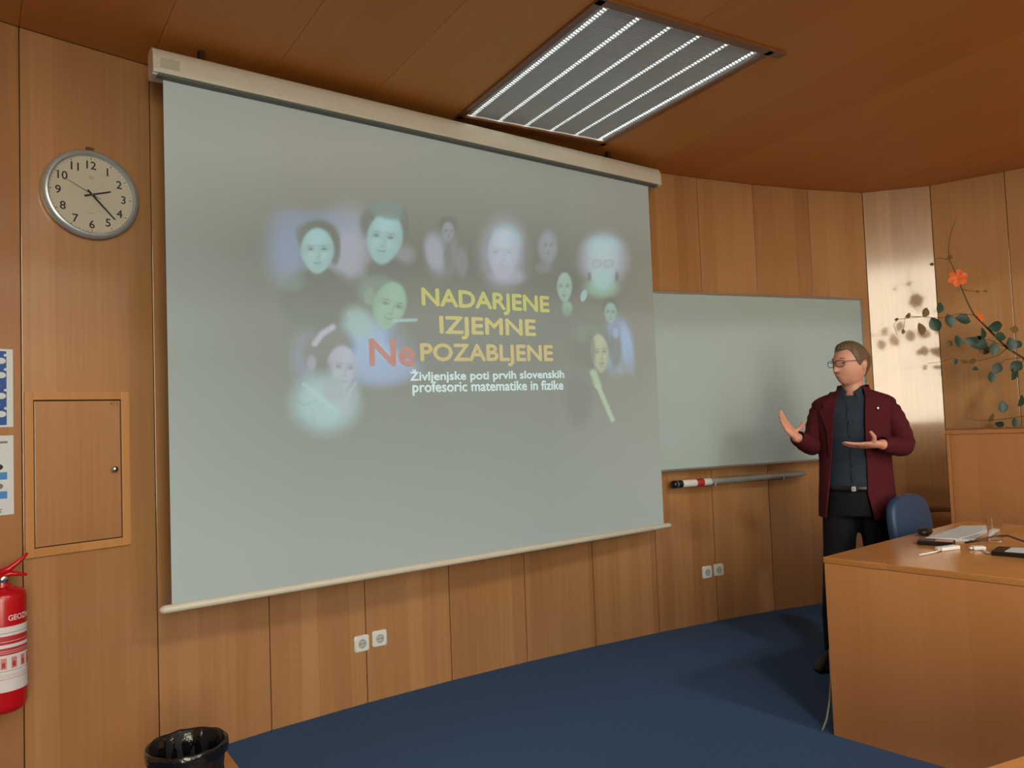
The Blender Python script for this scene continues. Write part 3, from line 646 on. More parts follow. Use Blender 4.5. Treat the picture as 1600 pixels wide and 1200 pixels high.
poster('poster', 1.466, 1.767, .030, 'dark blue information poster with white pictograms, the upper of two', blue)
poster('poster', 1.131, 1.434, .030, 'pale information poster with light blue blocks, the lower of two', pale)
ep = onpl(4, 990, (*(J[0]+nl*.105), 0), (nl[0], nl[1], 0))
ex = empty('fire_extinguisher', (ep[0], ep[1], .43), frame_rz(HL)); tag(ex, 'red fire extinguisher with white label hung on the left wall', 'fire extinguisher')
ER = .076
MB().lathe([(.03,0),(.058,.004),(.070,.014),(ER,.034),(ER,.408),(.073,.424),(.064,.436),(.040,.446),(.028,.450),(.026,.462),(.0,.462)], 40).build('cylinder', M['red'], ex, smooth=True, auto=40)
MB().lathe([(.021,.455),(.021,.485),(.014,.49),(.014,.505)], 20).build('valve', M['chrome'], ex, smooth=True, auto=40)
for nm, pts in (('carry_handle',[(-.02,0,.485),(.025,-.008,.494),(.072,-.03,.484)]),('squeeze_lever',[(-.02,0,.497),(.02,-.008,.512),(.048,-.02,.535),(.074,-.03,.562)])):
    MB().tube(pts, [.016,.013,.006] if len(pts) == 3 else [.017,.016,.011,.006], 10, flat=.8).build(nm, M['red'], ex, smooth=True)
MB().lathe([(.012,.0),(.014,.004),(.014,.016),(.011,.018)], 16, axis='y', c=(.0,-.014,.478)).build('gauge', M['chrome'], ex, smooth=True)
def wrap(z0, z1, a0, a1, mat, nm, r=ER+.0006, par=ex):
    k = 20; MB().loft([[(r*math.sin(a), -r*math.cos(a), z) for a in [math.radians(a0+(a1-a0)*i/k) for i in range(k+1)]] for z in (z0, z1)], cap=False, closed=False).build(nm, M[mat], par, smooth=True, fix=False)
wrap(.085,.315,-80,72,'labelwhite','label')
for z0, z1, m_ in ((.252,.282,'labelred'),(.215,.24,'labelred'),(.222,.2235,'labelwhite'),(.229,.2305,'labelwhite'),(.262,.2635,'labelwhite'),(.292,.294,'greyink'),(.158,.1595,'greyink'),(.144,.1452,'labelpink'),(.138,.1392,'labelpink'),(.130,.1315,'greyink')):
    wrap(z0,z1,-75,62,m_,'label_print', ER+.0012 if m_ != 'labelwhite' else ER+.0016)
for a in (-70,-45,-20,5,30,53): wrap(.166,.205,a,a+14,'labelpink','label_pictogram',ER+.0012); wrap(.172,.190,a+3,a+10,'labelred','label_pictogram',ER+.0016)
def cyl(x, y, r=ER+.0014): a = x/ER+math.radians(30); return (r*math.sin(a), -r*math.cos(a), .345+y)
text_obj('lettering', 'GEOZIN', M['labelwhite'], ex, cyl, w=.085, h=.020, offset=.015)
MB().box(-.03,.03,.076,.104,.22,.26).box(-.02,.02,.028,.104,.47,.478).build('wall_bracket', M['black'], ex)

# ================================================================== WASTE BIN
bp = np.array([-1.212,2.779])
bn = empty('waste_bin', (bp[0], bp[1], .008)); tag(bn, 'black waste bin with crumpled bag by the wall', 'bin')
MB().lathe([(.0,0),(.098,0),(.102,.004),(.130,.288),(.134,.292),(.134,.300),(.126,.300),(.098,.012),(.0,.012)], 40).build('bucket', M['binblack'], bn, smooth=True, auto=40)
rings = []
for r, z, am in ((.1375,.262,.0010),(.1385,.285,.0012),(.1385,.301,.0008),(.134,.305,.0012),(.126,.298,.002),(.120,.25,.005),(.112,.16,.010),(.10,.06,.012),(.04,.03,.006)):
    rings.append([((r+am*math.sin(7*a+z*40)+am*.7*math.sin(17*a+2)+am*.5*random.uniform(-1,1))*math.cos(a), (r+am*math.sin(7*a+z*40)+am*.7*math.sin(17*a+2))*math.sin(a), z+am*1.2*math.sin(11*a+z*9)) for a in [2*math.pi*k/64 for k in range(64)]])
MB().loft(rings, cap=False).build('bag', M['bag'], bn, smooth=True)

# ================================================================== TEACHER'S DESK
DZ = .768; dA = np.array([1.338,3.371]); df = hd(138.5); dsd = hd(52.5)
LF, LS = 2.0, 1.42
dk = empty('teacher_desk', (dA[0], dA[1], 0)); tag(dk, 'large beech teacher desk standing at an angle in front of the man', 'desk')
def dp(f, s): p = df*f+dsd*s; return (p[0], p[1])
dkt = MB().prism([dp(-.003,-.003), dp(LF,-.003), dp(LF,LS), dp(-.003,LS)], DZ-.026, DZ).build('desk_top', M['desktop'], dk, bevel=.004)
rzf = math.atan2(df[1], df[0])
def desk_panel(nm, f0, f1, s0, s1, z0, z1, mat='desk'):
    o = MB().prism([dp(f0,s0), dp(f1,s0), dp(f1,s1), dp(f0,s1)], z0, z1).build(nm, M[mat], dk, bevel=.002); return o
desk_panel('front_panel', 0, LF-.01, 0, .022, .0, DZ-.027)
desk_panel('end_panel', .0, .022, .023, .55, .0, DZ-.027)
desk_panel('end_panel', LF-.035, LF-.012, .023, LS-.01, .0, DZ-.027)
desk_panel('back_panel', .9, LF-.036, LS-.035, LS-.012, .15, DZ-.027)
# ------------------------------------------------------------------ things on the desk
def dpt(px, py, z=DZ): return atz(px, py, z)[:2]
def slab(name, pts, h, mat, label, cat, z=DZ+.0005, bevel=.002, group=None):
    pts = [np.array(p) for p in pts]; c = np.mean(pts, 0)
    o = MB().prism([tuple(p-c) for p in pts], 0, h).build(name, M[mat], None, bevel=bevel); o.location = (c[0], c[1], z); tag(o, label, cat, group); return o
def oriented(c, ang, w, l):
    a = math.radians(ang); u = np.array([math.cos(a), math.sin(a)]); v = np.array([-u[1], u[0]]); c = np.array(c)
    return [c-u*w/2-v*l/2, c+u*w/2-v*l/2, c+u*w/2+v*l/2, c-u*w/2+v*l/2]
base = [dpt(1457,845), dpt(1512,846), dpt(1562,823), dpt(1502,824)]
slab('paper_sheet', base, .004, 'paper', 'lowest pale grey sheet of the paper pile on the desk', 'paper', group='sheets piled on the desk', bevel=0)
cc_ = np.mean(base, 0)
for i, (ang, dx) in enumerate(((4, .01), (-5, -.015))):
    a = math.radians(ang); pts = []
    for p in base:
        q = (np.array(p)-cc_)*.96; pts.append(cc_+np.array([q[0]*math.cos(a)-q[1]*math.sin(a)+dx, q[0]*math.sin(a)+q[1]*math.cos(a)]))
    slab('paper_sheet', pts, .003, 'paper', ('middle sheet of the paper pile on the desk, turned a little', 'topmost sheet of the paper pile on the desk')[i], 'paper', z=DZ+.005+.0035*i, bevel=0, group='sheets piled on the desk')
ph = empty('phone_case', (*dpt(1463,851), DZ+.0005), math.radians(-35)); tag(ph, 'black open phone case with pinkish card lying before the papers', 'phone case')
MB().box(-.075,.075,-.04,.04,0,.020).build('cover', M['black'], ph, bevel=.005); MB().box(.0,.07,-.035,.02,.0202,.024).build('card', M['pinkish'], ph, bevel=.001)
ms = empty('computer_mouse', (*dpt(1446,837), DZ+.0005), math.radians(40)); tag(ms, 'small black computer mouse near the blue chair', 'mouse')
mbm = MB(); mbm.ball((0,0,.012), (.055,.030,.020), 18, 10); mbo = mbm.build('shell', M['black'], ms, smooth=True); mbo.location.z = .008
MB().tube([(.03,-.004,.0305),(.045,-.004,.0275)], .0035, 8).build('wheel', M['greymetal'], ms, smooth=True)
def adapter(px, py, ang, l, lead, label):
    c = dpt(px, py); t = empty('cable_adapter', (c[0], c[1], DZ+.0005), math.radians(ang)); tag(t, label, 'adapter', 'white adapters on the desk')
    MB().box(-l/2,l/2,-.018,.018,0,.016).build('body', M['cablewhite'], t, bevel=.004)
    MB().box(-l/2-.012,-l/2,-.009,.009,.004,.012).build('plug', M['cablewhite'], t, bevel=.001)
    ca = math.radians(-ang); P = []
    for x, y in lead:
        q = dpt(x, y)-c; P.append((q[0]*math.cos(ca)-q[1]*math.sin(ca), q[0]*math.sin(ca)+q[1]*math.cos(ca), .005))
    MB().tube(P, .0036, 8).build('lead', M['cablewhite'], t, smooth=True)
adapter(1481, 859, 20, .11, [(1470,861),(1462,864),(1448,867),(1436,869)], 'white adapter with short white lead, nearest the front edge of the desk')
adapter(1529, 859, -10, .05, [(1535,861),(1540,864),(1547,867)], 'tiny white adapter right of the longer white one')
tbx = slab('tablet_case', [dpt(1549,868), dpt(1640,876), dpt(1650,866), dpt(1560,860)], .018, 'black', 'black flat case at the right edge of the desk', 'case')
slab('note_paper', [dpt(1570,862,DZ+.019), dpt(1625,866,DZ+.019), dpt(1632,857,DZ+.019), dpt(1580,856,DZ+.019)], .002, 'paper', 'white note sheet lying on the black flat case', 'paper', z=DZ+.0187, bevel=0)
gp = dpt(1556,847); gl = empty('drinking_glass', (gp[0], gp[1], DZ+.0005)); tag(gl, 'clear drinking glass standing behind the small adapter', 'glass')
MB().lathe([(.0,0),(.026,0),(.028,.004),(.036,.105),(.0345,.105),(.027,.008),(.0,.008)], 28).build('tumbler', M['glass'], gl, smooth=True, auto=50)
P = [(*dpt(1508,850),DZ+.006)]; 
for x, y, z in ((1530,845,.02),(1552,838,.035),(1575,837,.04),(1600,846,.03),(1650,850,.006)): q = atz(x, y, DZ+z); P.append((q[0], q[1], DZ+z))
tag(MB().tube(P, .0045, 8).build('cable', M['cable'], None, smooth=True), 'dark cable curving across the desk beside the glass', 'cable')
P = [(*dpt(1290,900,.0)[:2], 0)]
e0 = np.array([*(dA+dsd*.06-df*.03), 0])
tag(MB().tube([(*(dA-df*.016+dsd*.03), .36), (*(dA-df*.016+dsd*.03), .24), (*(dA-df*.022+dsd*.02), .14), (*(dA-df*.034+dsd*.01), .06), (*(dA-df*.046), .02), (*(dA-df*.052-dsd*.005), .005)], .004, 8).build('floor_cable', M['sticker'], None, smooth=True), 'thin pale cable hanging down at the corner of the desk', 'cable')

# ================================================================== LECTERN CABINET BEHIND THE DESK
lc = empty('lectern_cabinet', (2.602, 4.60, 0), math.radians(-30)); tag(lc, 'tall plain wooden lectern cabinet behind the desk at the right', 'cabinet')
LW, LD, LZ = 1.2, .36, 1.257
for nm, b in (('front_panel',(.021,LW-.021,0,.02,.0,LZ-.026)),('side_panel',(0,.02,0,LD,0,LZ-.026)),('side_panel',(LW-.02,LW,0,LD,0,LZ-.026)),('shelf',(.021,LW-.021,.021,LD,.6,.62)),('top',(-.004,LW+.004,-.006,LD,LZ-.025,LZ))):
    MB().box(*b).build(nm, M['lectern'], lc, bevel=.002)
# front-row bench
ba = np.array([.835,1.427]); bd = hd(67); bnn = np.array([bd[1], -bd[0]])
be = empty('bench_desk', (ba[0], ba[1], 0), frame_rz(67)); tag(be, 'light wooden front-row bench desk at the lower right corner', 'desk')
MB().box(-.12,1.7,-.34,0,.725,.75).build('bench_top', M['desktop'], be, bevel=.004)
MB().box(-.08,1.66,-.05,-.03,.10,.724).build('modesty_panel', M['desk'], be)
for x in (-.08,1.62): MB().box(x,x+.04,-.32,-.051,0,.724).build('leg', M['desk'], be)

# ================================================================== BLUE CHAIR
chp = np.array([2.135,4.165]); CHH = 52.5
ch = empty('desk_chair', (chp[0], chp[1], 0), frame_rz(CHH)); tag(ch, 'blue padded swivel chair pushed up behind the desk', 'chair')
# local x along the backrest, local -y towards the desk (seat side)
def pad(nm, w, d, h, c, mat, up=False, rake=0):
    rings = []
    n = 28
    def se(a, rx, ry, e=3.2): return (rx*math.copysign(abs(math.cos(a))**(2/e), math.cos(a)), ry*math.copysign(abs(math.sin(a))**(2/e), math.sin(a)))
    for t, s in ((-.5,.86),(-.42,.96),(-.2,1),(.2,1),(.42,.96),(.5,.86)):
        ring = []
        for k in range(n):
            x, q = se(2*math.pi*k/n, w/2*s, (h if up else d)/2*s)
            ring.append((c[0]+x, c[1]+(d*t if up else q)-(rake*q if up else 0), c[2]+(q if up else h*t)))
        rings.append(ring)
    return MB().loft(rings).build(nm, M[mat], ch, smooth=True, auto=60)
pad('backrest', .43, .055, .36, (0,.0,.752), 'bluepad', up=True, rake=-.12)
pad('seat', .44, .42, .075, (0,-.24,.46), 'bluepad')
MB().tube([(0,.03,.62),(0,.06,.50),(0,.02,.41),(0,-.14,.395)], [.018,.018,.018,.018], 10, flat=.5).build('back_bar', M['black'], ch, smooth=True)
MB().lathe([(.05,.40),(.05,.42),(.028,.40),(.026,.22),(.04,.20),(.045,.09),(.03,.085)][::-1], 20, c=(0,-.24,0)).build('column', M['black'], ch, smooth=True, auto=40)
for k in range(5):
    a = 2*math.pi*k/5+.3; cx, cy = .27*math.cos(a), -.24+.27*math.sin(a)
    lg_ = MB().tube([(0.03*math.cos(a),-.24+.03*math.sin(a),.11),(cx,cy,.075)], [.024,.015], 8).build('base_arm', M['black'], ch, smooth=True)
    MB().lathe([(.012,-.018),(.027,-.016),(.028,0),(.027,.016),(.012,.018)], 14, axis='x', c=(cx,cy,.028)).build('castor', M['black'], lg_, smooth=True)

# ================================================================== FLOWERING BRANCH
def bpnt(px, py, dy=0.0): return aty(px, py, 5.20+dy)
vs = np.array([3.60,4.23])
va = empty('vase', (vs[0], vs[1], LZ)); tag(va, 'grey vase on the lectern cabinet holding the flowering branch', 'vase')
MB().lathe([(.0,0),(.05,0),(.06,.01),(.085,.10),(.075,.19),(.042,.25),(.045,.28),(.039,.28),(.036,.25),(.06,.18),(.0,.02)], 28).build('body', M['vase'], va, smooth=True, auto=60)
br = empty('flowering_branch', (vs[0], vs[1], LZ)); tag(br, 'long leafy branch with orange flowers reaching left before the wall', 'branch')
BO = np.array([vs[0], vs[1], LZ])
def rel(p): return tuple(np.array(p)-BO)
main = [(1600,560,0),(1573,543,0),(1547,517,.0),(1522,492,-.02),(1512,473,-.03),(1503,452,-.04),(1495,430,-.05),(1483,405,-.05),(1482,387,-.05),(1484,370,-.05),(1493,343,-.05)]
mp_ = [BO+np.array([0,0,.06]), BO+np.array([-.005,.02,.28]), BO+np.array([-.03,.10,.42])]+[bpnt(*q) for q in main]
MB().tube([rel(p) for p in mp_], [.007,.007,.0075,.0075,.0075,.0062,.005,.0042,.0036,.003,.0026,.0022,.0018,.0013], 8).build('stem', M['bark'], br, smooth=True)
twigs = [[(1483,405,-.05),(1463,403,-.03),(1455,412,-.02)], [(1503,452,-.04),(1520,455,-.05),(1540,455,-.06)],
         [(1522,492,-.02),(1500,490,-.04),(1470,497,-.06),(1440,495,-.08),(1402,499,-.10),(1396,508,-.10),(1402,523,-.10)], [(1440,495,-.08),(1415,494,-.09),(1411,517,-.09)],
         [(1573,543,0),(1545,530,.03),(1520,536,.04),(1500,534,.05)], [(1573,545,0),(1560,555,.05),(1535,563,.08),(1510,566,.10),(1490,560,.12),(1466,566,.12),(1450,568,.12)],  # second twig: its left end models a reflection in the glossy panel
         [(1598,558,0),(1570,562,-.05),(1556,577,-.05),(1549,592,-.05)], [(1600,650,.02),(1575,654,.0),(1555,656,0),(1530,657,-.02),(1510,653,-.02)],
         [(1600,560,0),(1592,575,-.03),(1586,590,-.03)], [(1547,517,0),(1556,510,-.05),(1566,507,-.06)]]
for t in twigs:
    n = len(t); MB().tube([rel(bpnt(*q)) for q in t], [.0024-.0012*i/(n-1) for i in range(n)], 6).build('twig', M['bark'], br, smooth=True)
MB().tube([rel(BO+np.array([.01,.0,.06])), rel(BO+np.array([-.02,.06,.25])), rel(bpnt(1640,640,-.02)), rel(bpnt(1600,650,.02))], [.004,.004,.003,.0025], 6).build('twig', M['bark'], br, smooth=True)
def leaf_mesh(name, mat):
    b = MB(); prof = [(0,.0),(.15,.55),(.35,.95),(.55,1),(.75,.75),(.9,.35),(1,0)]; vs_ = []
    for t, w_ in prof:
        for s in (-1,0,1): vs_.append((t, s*w_*.36, .10*t*(1-t)+(.10*abs(s)*w_)-.12*t*t))
    nq = len(vs_); vs_ += [(x, y, z-.012) for x, y, z in vs_]; f = []
    for i in range(len(prof)-1):
        for j in (0,1): a = i*3+j; f.append((a,a+1,a+4,a+3)); f.append((nq+a+3,nq+a+4,nq+a+1,nq+a))
    b.add(vs_, f); me = bpy.data.meshes.new(name); me.from_pydata(b.v, [], b.f); me.materials.append(mat)
    for p in me.polygons: p.use_smooth = True
    return me
LM = [leaf_mesh('leaf', M['leaf']), leaf_mesh('leaf', M['leafbrown'])]
LV = [(1446,488,14,1,60,-.08),(1419,493,9,1,30,-.09),(1401,499,6,1,0,-.10),(1411,518,7,1,80,-.09),(1439,514,17,1,95,-.07),(1461,507,20,0,115,-.06),(1468,481,16,0,70,-.05),(1484,501,19,0,100,-.03),(1505,499,20,0,160,-.02),
      (1497,533,16,0,95,.05),(1483,537,11,1,60,.10),(1492,565,9,0,80,.10),(1520,564,11,1,0,.08),(1524,576,9,0,10,.08),(1533,549,8,1,120,.05),(1553,545,18,0,80,-.02),(1540,547,14,1,60,.06),(1556,510,20,0,5,-.05),(1535,521,17,0,80,.0),
      (1563,526,17,0,-5,-.03),(1528,536,26,0,170,.03),(1518,534,18,0,160,.03),(1585,515,13,1,-10,-.04),(1580,538,19,0,90,-.03),(1590,538,14,0,40,-.03),(1558,575,17,0,60,-.05),(1588,572,20,0,40,-.03),(1584,584,18,0,70,-.03),(1549,589,15,0,85,-.05),
      (1567,636,16,0,85,.0),(1595,626,17,0,60,.0),(1549,652,13,1,45,-.0),(1586,660,13,0,80,.0),(1562,663,12,0,170,.02),(1507,565,9,1,10,.12),(1456,413,6,1,170,-.02),(1497,454,5,1,90,-.04),(1527,456,5,1,0,-.05),(1540,455,6,1,0,-.06),(1484,402,8,1,60,-.05)]
for i, (x, y, s, kd, ang, dy) in enumerate(LV):
    o = link('leaf', LM[kd], br); p = bpnt(x, y, dy); L_ = s*5.05/FPX*1.25; a = math.radians(-ang)
    R_ = Matrix.Rotation(a, 3, 'Y')@Matrix.Rotation(math.radians(90+random.uniform(-30,30)), 3, 'X')
    c = R_@Vector((.5*L_,0,0)); o.matrix_local = Matrix.Translation(Vector(rel(p))-c)@R_.to_4x4()@Matrix.Scale(L_, 4)
def petal_mesh():
    b = MB(); prof = [(0,.12),(.3,.5),(.6,.9),(.8,.8),(.93,.45),(1,0)]; v = []
    for t, w_ in prof:
        for s in (-1,0,1): v.append((t, s*w_*.38, .35*t-.3*t*t+.06*abs(s)))
    nq = len(v); v += [(x, y, z-.02) for x, y, z in v]; f = []
    for i in range(len(prof)-1):
        for j in (0,1): a = i*3+j; f += [(a,a+1,a+4,a+3),(nq+a+3,nq+a+4,nq+a+1,nq+a)]
    me = bpy.data.meshes.new('petal'); me.from_pydata(v, [], f); me.materials.append(M['orange'])
    for p in me.polygons: p.use_smooth = True
    return me
PM = petal_mesh()
for x, y, s, dy in ((1497,435,15,-.055),(1531,495,9,-.03)):
    fo = MB().ball((0,0,0), .008, 10, 6).build('flower', M['orange'], br, smooth=True); fo.location = rel(bpnt(x, y, dy)); fo.rotation_euler = (math.radians(78), 0, math.radians(-28 if s > 10 else 30)); 
    for k in range(6):
        po = link('petal', PM, fo); po.rotation_euler = (0,0,2*math.pi*k/6+.3); po.scale = (s*5.05/FPX,)*3

# ================================================================== THE MAN
MK = 1.036; mo = aty(1330, 600, 4.207); MX, MY = float(mo[0]), float(mo[1]); MRZ = math.atan2(-mo[0], mo[1])
def evaluated(o):
    dg = bpy.context.evaluated_depsgraph_get(); me = bpy.data.meshes.new_from_object(o.evaluated_get(dg)); return me
def fuse(mb, name, vox, smooth=3, fac=.5):
    o = mb.build(name, M['skin'], None)
    r = o.modifiers.new('r', 'REMESH'); r.mode = 'VOXEL'; r.voxel_size = vox; r.adaptivity = 0
    s = o.modifiers.new('s', 'SMOOTH'); s.factor = fac; s.iterations = smooth
    me = evaluated(o); bpy.data.objects.remove(o); me.name = name; me.materials.clear()
    for p in me.polygons: p.use_smooth = True
    return me
# ---- head: radial grid in head space (face looks to -y)
HA, HB, HC = .079, .102, .122
def head_pt(th, ph, off=0.0, scalp=False):
    sx, sy, sz = math.cos(ph)*math.sin(th), -math.cos(ph)*math.cos(th), math.sin(ph)
    x, y, z = HA*sx, HB*sy, HC*sz
    t = max(0, -z/HC)
    if t > 0:      # full jaw instead of an egg's point
        q = min(1.9, (1-min(t,.995)**3.2)**.42/max(.06, (1-min(t,.995)**2))**.5); x *= q*(1-.20*t**1.5)
        if y < 0: y *= 1+(q-1)*.8
    x *= 1-.06*t**1.6+.02*math.exp(-((z+.03)/.03)**2)
    if y > 0: y *= 1-.42*t; y *= 1+.06*math.exp(-((z-.02)/.05)**2)
    else: y *= 1-.10*t; y -= .012*t**1.5*math.exp(-(x/.04)**2)
    if not scalp and sy < 0:
        fr = max(0, -sy)
        zb = z
        prof = 0
        if -.042 < zb < .028:
            prof = ((.028-zb)/.062)**1.2 if zb > -.034 else max(0, 1-(-.034-zb)/.009)
        y -= .031*prof*math.exp(-(x/(.010+.006*prof))**2)*fr
        y -= .006*math.exp(-((zb-.032)/.011)**2)*math.exp(-(x/.052)**4)*fr
        y += .010*math.exp(-((abs(x)-.031)/.015)**2-((zb-.012)/.011)**2)*fr
        y -= .0075*math.exp(-(x/.025)**2)*(math.exp(-((zb+.060)/.005)**2)+math.exp(-((zb+.072)/.006)**2))*fr
        y += .004*math.exp(-(x/.027)**2)*math.exp(-((zb+.066)/.003)**2)*fr
        y -= .007*math.exp(-(x/.022)**2-((zb+.098)/.014)**2)*fr
        y -= .004*math.exp(-((abs(x)-.042)/.018)**2-((zb+.025)/.02)**2)*fr
    v = Vector((x, y, z))
    if off: v += Vector((x/HA**2, y/HB**2, z/HC**2)).normalized()*off
    return v
HCEN = Vector((.002, -.012, 1.651)); HYAW = math.radians(-44); HM = Matrix.Translation(HCEN)@Matrix.Rotation(HYAW, 4, 'Z')@Matrix.Rotation(math.radians(3), 4, 'X')
body = MB()
NT, NP = 84, 60
body.loft([[HM@head_pt(2*math.pi*i/NT, math.pi*(-.495+.99*j/NP)) for i in range(NT)] for j in range(NP+1)])
for s in (-1, 1):
    EM = HM@Matrix.Translation((s*.079, .016, -.008))@Matrix.Rotation(s*math.radians(22), 4, 'Z')@Matrix.Rotation(math.radians(-10), 4, 'X')
    body.ball((0,0,0), 1, 14, 10, M=EM@Matrix.Diagonal((.009,.019,.032,1)))
    body.ball((0,0,0), 1, 10, 8, M=EM@Matrix.Translation((s*.003,.006,.004))@Matrix.Diagonal((.010,.017,.026,1)))
def ring(cx, cy, z, rx, ry, n=36): return [(cx+rx*math.cos(a), cy+ry*math.sin(a), z) for a in [2*math.pi*k/n for k in range(n)]]
body.loft([ring(.012,.022,1.40,.075,.07), ring(.010,.020,1.46,.064,.062), ring(.006,.014,1.52,.057,.060), ring(.004,.010,1.60,.055,.062)])
TOR = [(.86,.165,.105),(.93,.158,.104),(1.02,.150,.108),(1.12,.152,.108),(1.25,.165,.110),(1.36,.170,.100),(1.41,.150,.085),(1.445,.11,.065),(1.465,.07,.055)]
body.loft([ring(0,.012,z,rx,ry) for z, rx, ry in TOR])
ARM_L = [(.155,.01,1.385),(.205,.02,1.31),(.232,.028,1.19),(.195,-.06,1.185),(.128,-.190,1.203)]     # image right
ARM_R = [(-.150,.01,1.390),(-.190,.012,1.32),(-.215,.005,1.205),(-.245,-.09,1.215),(-.288,-.205,1.252)]  # image left
body.capsule(ARM_L, [.036,.040,.040,.037,.028], 14); body.capsule(ARM_R, [.036,.040,.040,.037,.028], 14)
for s, xf, yf in ((-1,-.150,-.10),(1,.125,.02)):
    body.capsule([(s*.085-.006,.01,.88),(s*.100-.006,.0,.66),((s*.1+xf)/2,yf*.4,.48),(xf,yf,.10)], [.070,.060,.048,.036], 14)
    body.capsule([(xf,yf+.01,.035),(xf+(-.05 if s < 0 else .03),yf-.13,.026)], [.024,.018], 12)
def hand_geo(W, d, l, curl, thumb, spread=.12):
    W, d, l = Vector(W), Vector(d).normalized(), Vector(l); l = (l-d*l.dot(d)).normalized(); n = d.cross(l)
    if curl < 0: n = -n; curl = -curl
    def P(a, b, c=0): return W+d*a+l*b+n*c
    rings = []
    for a, hw, ht in ((-.02,.024,.021),(.01,.028,.020),(.04,.038,.017),(.075,.041,.015),(.098,.036,.010)):
        rings.append([P(a, hw*math.cos(q), ht*math.sin(q)) for q in [2*math.pi*k/20 for k in range(20)]])
    body.loft(rings)
    for b, ln, ex in ((.029,.072,0),(.010,.080,.1),(-.010,.074,.18),(-.028,.058,.3)):
        p = P(.085, b); pts = [p]; a = .08+ex*.3; side = b*spread/.03
        for k, fr in enumerate((.46,.30,.24)):
            dr_ = (d*math.cos(a)+n*math.sin(a)+l*side).normalized(); p = p+dr_*ln*fr*1.05; pts.append(p); a += curl
        body.capsule(pts, [.0098,.0090,.0083,.0072], 10)
    tv = Vector(thumb).normalized(); b0 = P(.022,.024,.006)
    body.capsule([P(.005,.012,.002), b0, b0+tv*.034, b0+(tv*.85+d*.25).normalized()*.066], [.016,.0150,.0118,.0085], 10)
    return W
hand_geo((.112,-.200,1.204), (-.985,-.06,-.05), (.05,-.93,.33), .10, (.10,-.45,.85))
hand_geo((-.290,-.215,1.256), (-.50,-.40,.77), (.30,.85,.30), -.10, (.86,.0,.50), .06)
me = fuse(body, 'person', .0042, 2, .45)
me.materials.append(M['skin']); me.materials.append(M['lip'])
HI = HM.inverted()
for p in me.polygons:
    c = p.center
    if False:
        q = HI@c
        if q.y < -.07 and abs(q.x) < .020 and -.073 < q.z < -.058: p.material_index = 1
man = link('person', me); man.location = (MX*MK, MY*MK, 0); man.rotation_euler = (0,0,MRZ); man.scale = (MK, MK, 1.007)
tag(man, 'man in burgundy jacket and glasses gesturing with both palms up beside the desk', 'person')
# ---- eyes, brows, hair, glasses
for s in (-1, 1):
    b = MB(); b.ball((0,0,0), 1, 14, 10, M=HM@Matrix.Translation((s*.031,-.0815,.011))@Matrix.Diagonal((.0105,.0085,.0055,1))); b.build('eye', M['eye'], man, smooth=True)
    b = MB(); b.tube([HM@Vector((s*.014,-.0965,.036)), HM@Vector((s*.030,-.0940,.039)), HM@Vector((s*.048,-.081,.034))], [.0022,.0028,.0016], 8); b.build('eyebrow', M['hair'], man, smooth=True)
MB().tube([HM@head_pt(t_, math.asin(-.066/HC), .0012) for t_ in np.linspace(-.24,.24,9)], [.0008,.0020,.0027,.0030,.0030,.0030,.0027,.0020,.0008], 8).build('mouth', M['lip'], man, smooth=True)
hb = MB(); rows = []
NT2, NP2 = 96, 44
def hairline(th):      # lowest z of hair for azimuth th (0 = face)
    a = abs((th+math.pi) % (2*math.pi)-math.pi)
    pts = [(0,.076),(.45,.082),(.8,.084),(1.02,.070),(1.18,.040),(1.32,.0),(1.46,-.012),(1.62,.012),(1.85,.0),(2.1,-.045),(2.6,-.072),(3.15,-.075)]
    for (a0,z0),(a1,z1) in zip(pts[:-1], pts[1:]):
        if a <= a1: return z0+(z1-z0)*(a-a0)/(a1-a0)
    return pts[-1][1]
for j in range(NP2+1):
    row = []
    for i in range(NT2):
        th = 2*math.pi*i/NT2; zl = hairline(th); p0 = math.asin(max(-1, min(1, zl/HC))); f = j/NP2
        ph = p0+(math.pi/2*.99-p0)*f
        a = abs((th+math.pi) % (2*math.pi)-math.pi)
        thick = .004+.010*min(1, f*3.0)*(1 if a < 1.9 else .85)+.006*math.exp(-((th+math.pi) % (2*math.pi)-math.pi+.1)**2/.5)*math.exp(-((f-.15)/.25)**2)
        thick += .0022*math.sin(th*23+f*5)*min(1, f*4)*(1-f)+.0012*math.sin(th*41+f*9)*(1-f)
        row.append(HM@head_pt(th, ph, thick, scalp=True))
    rows.append(row)
inner_ = [[HM@head_pt(2*math.pi*i/NT2, math.asin(max(-1, min(1, hairline(2*math.pi*i/NT2)/HC))), -.006, scalp=True) for i in range(NT2)]]
hb.loft(inner_+rows, cap=True); hb.build('hair', M['hair'], man, smooth=True)
gz = .009; gy = -.112; gl_ = MB()
ge = empty('glasses'); ge.parent = man
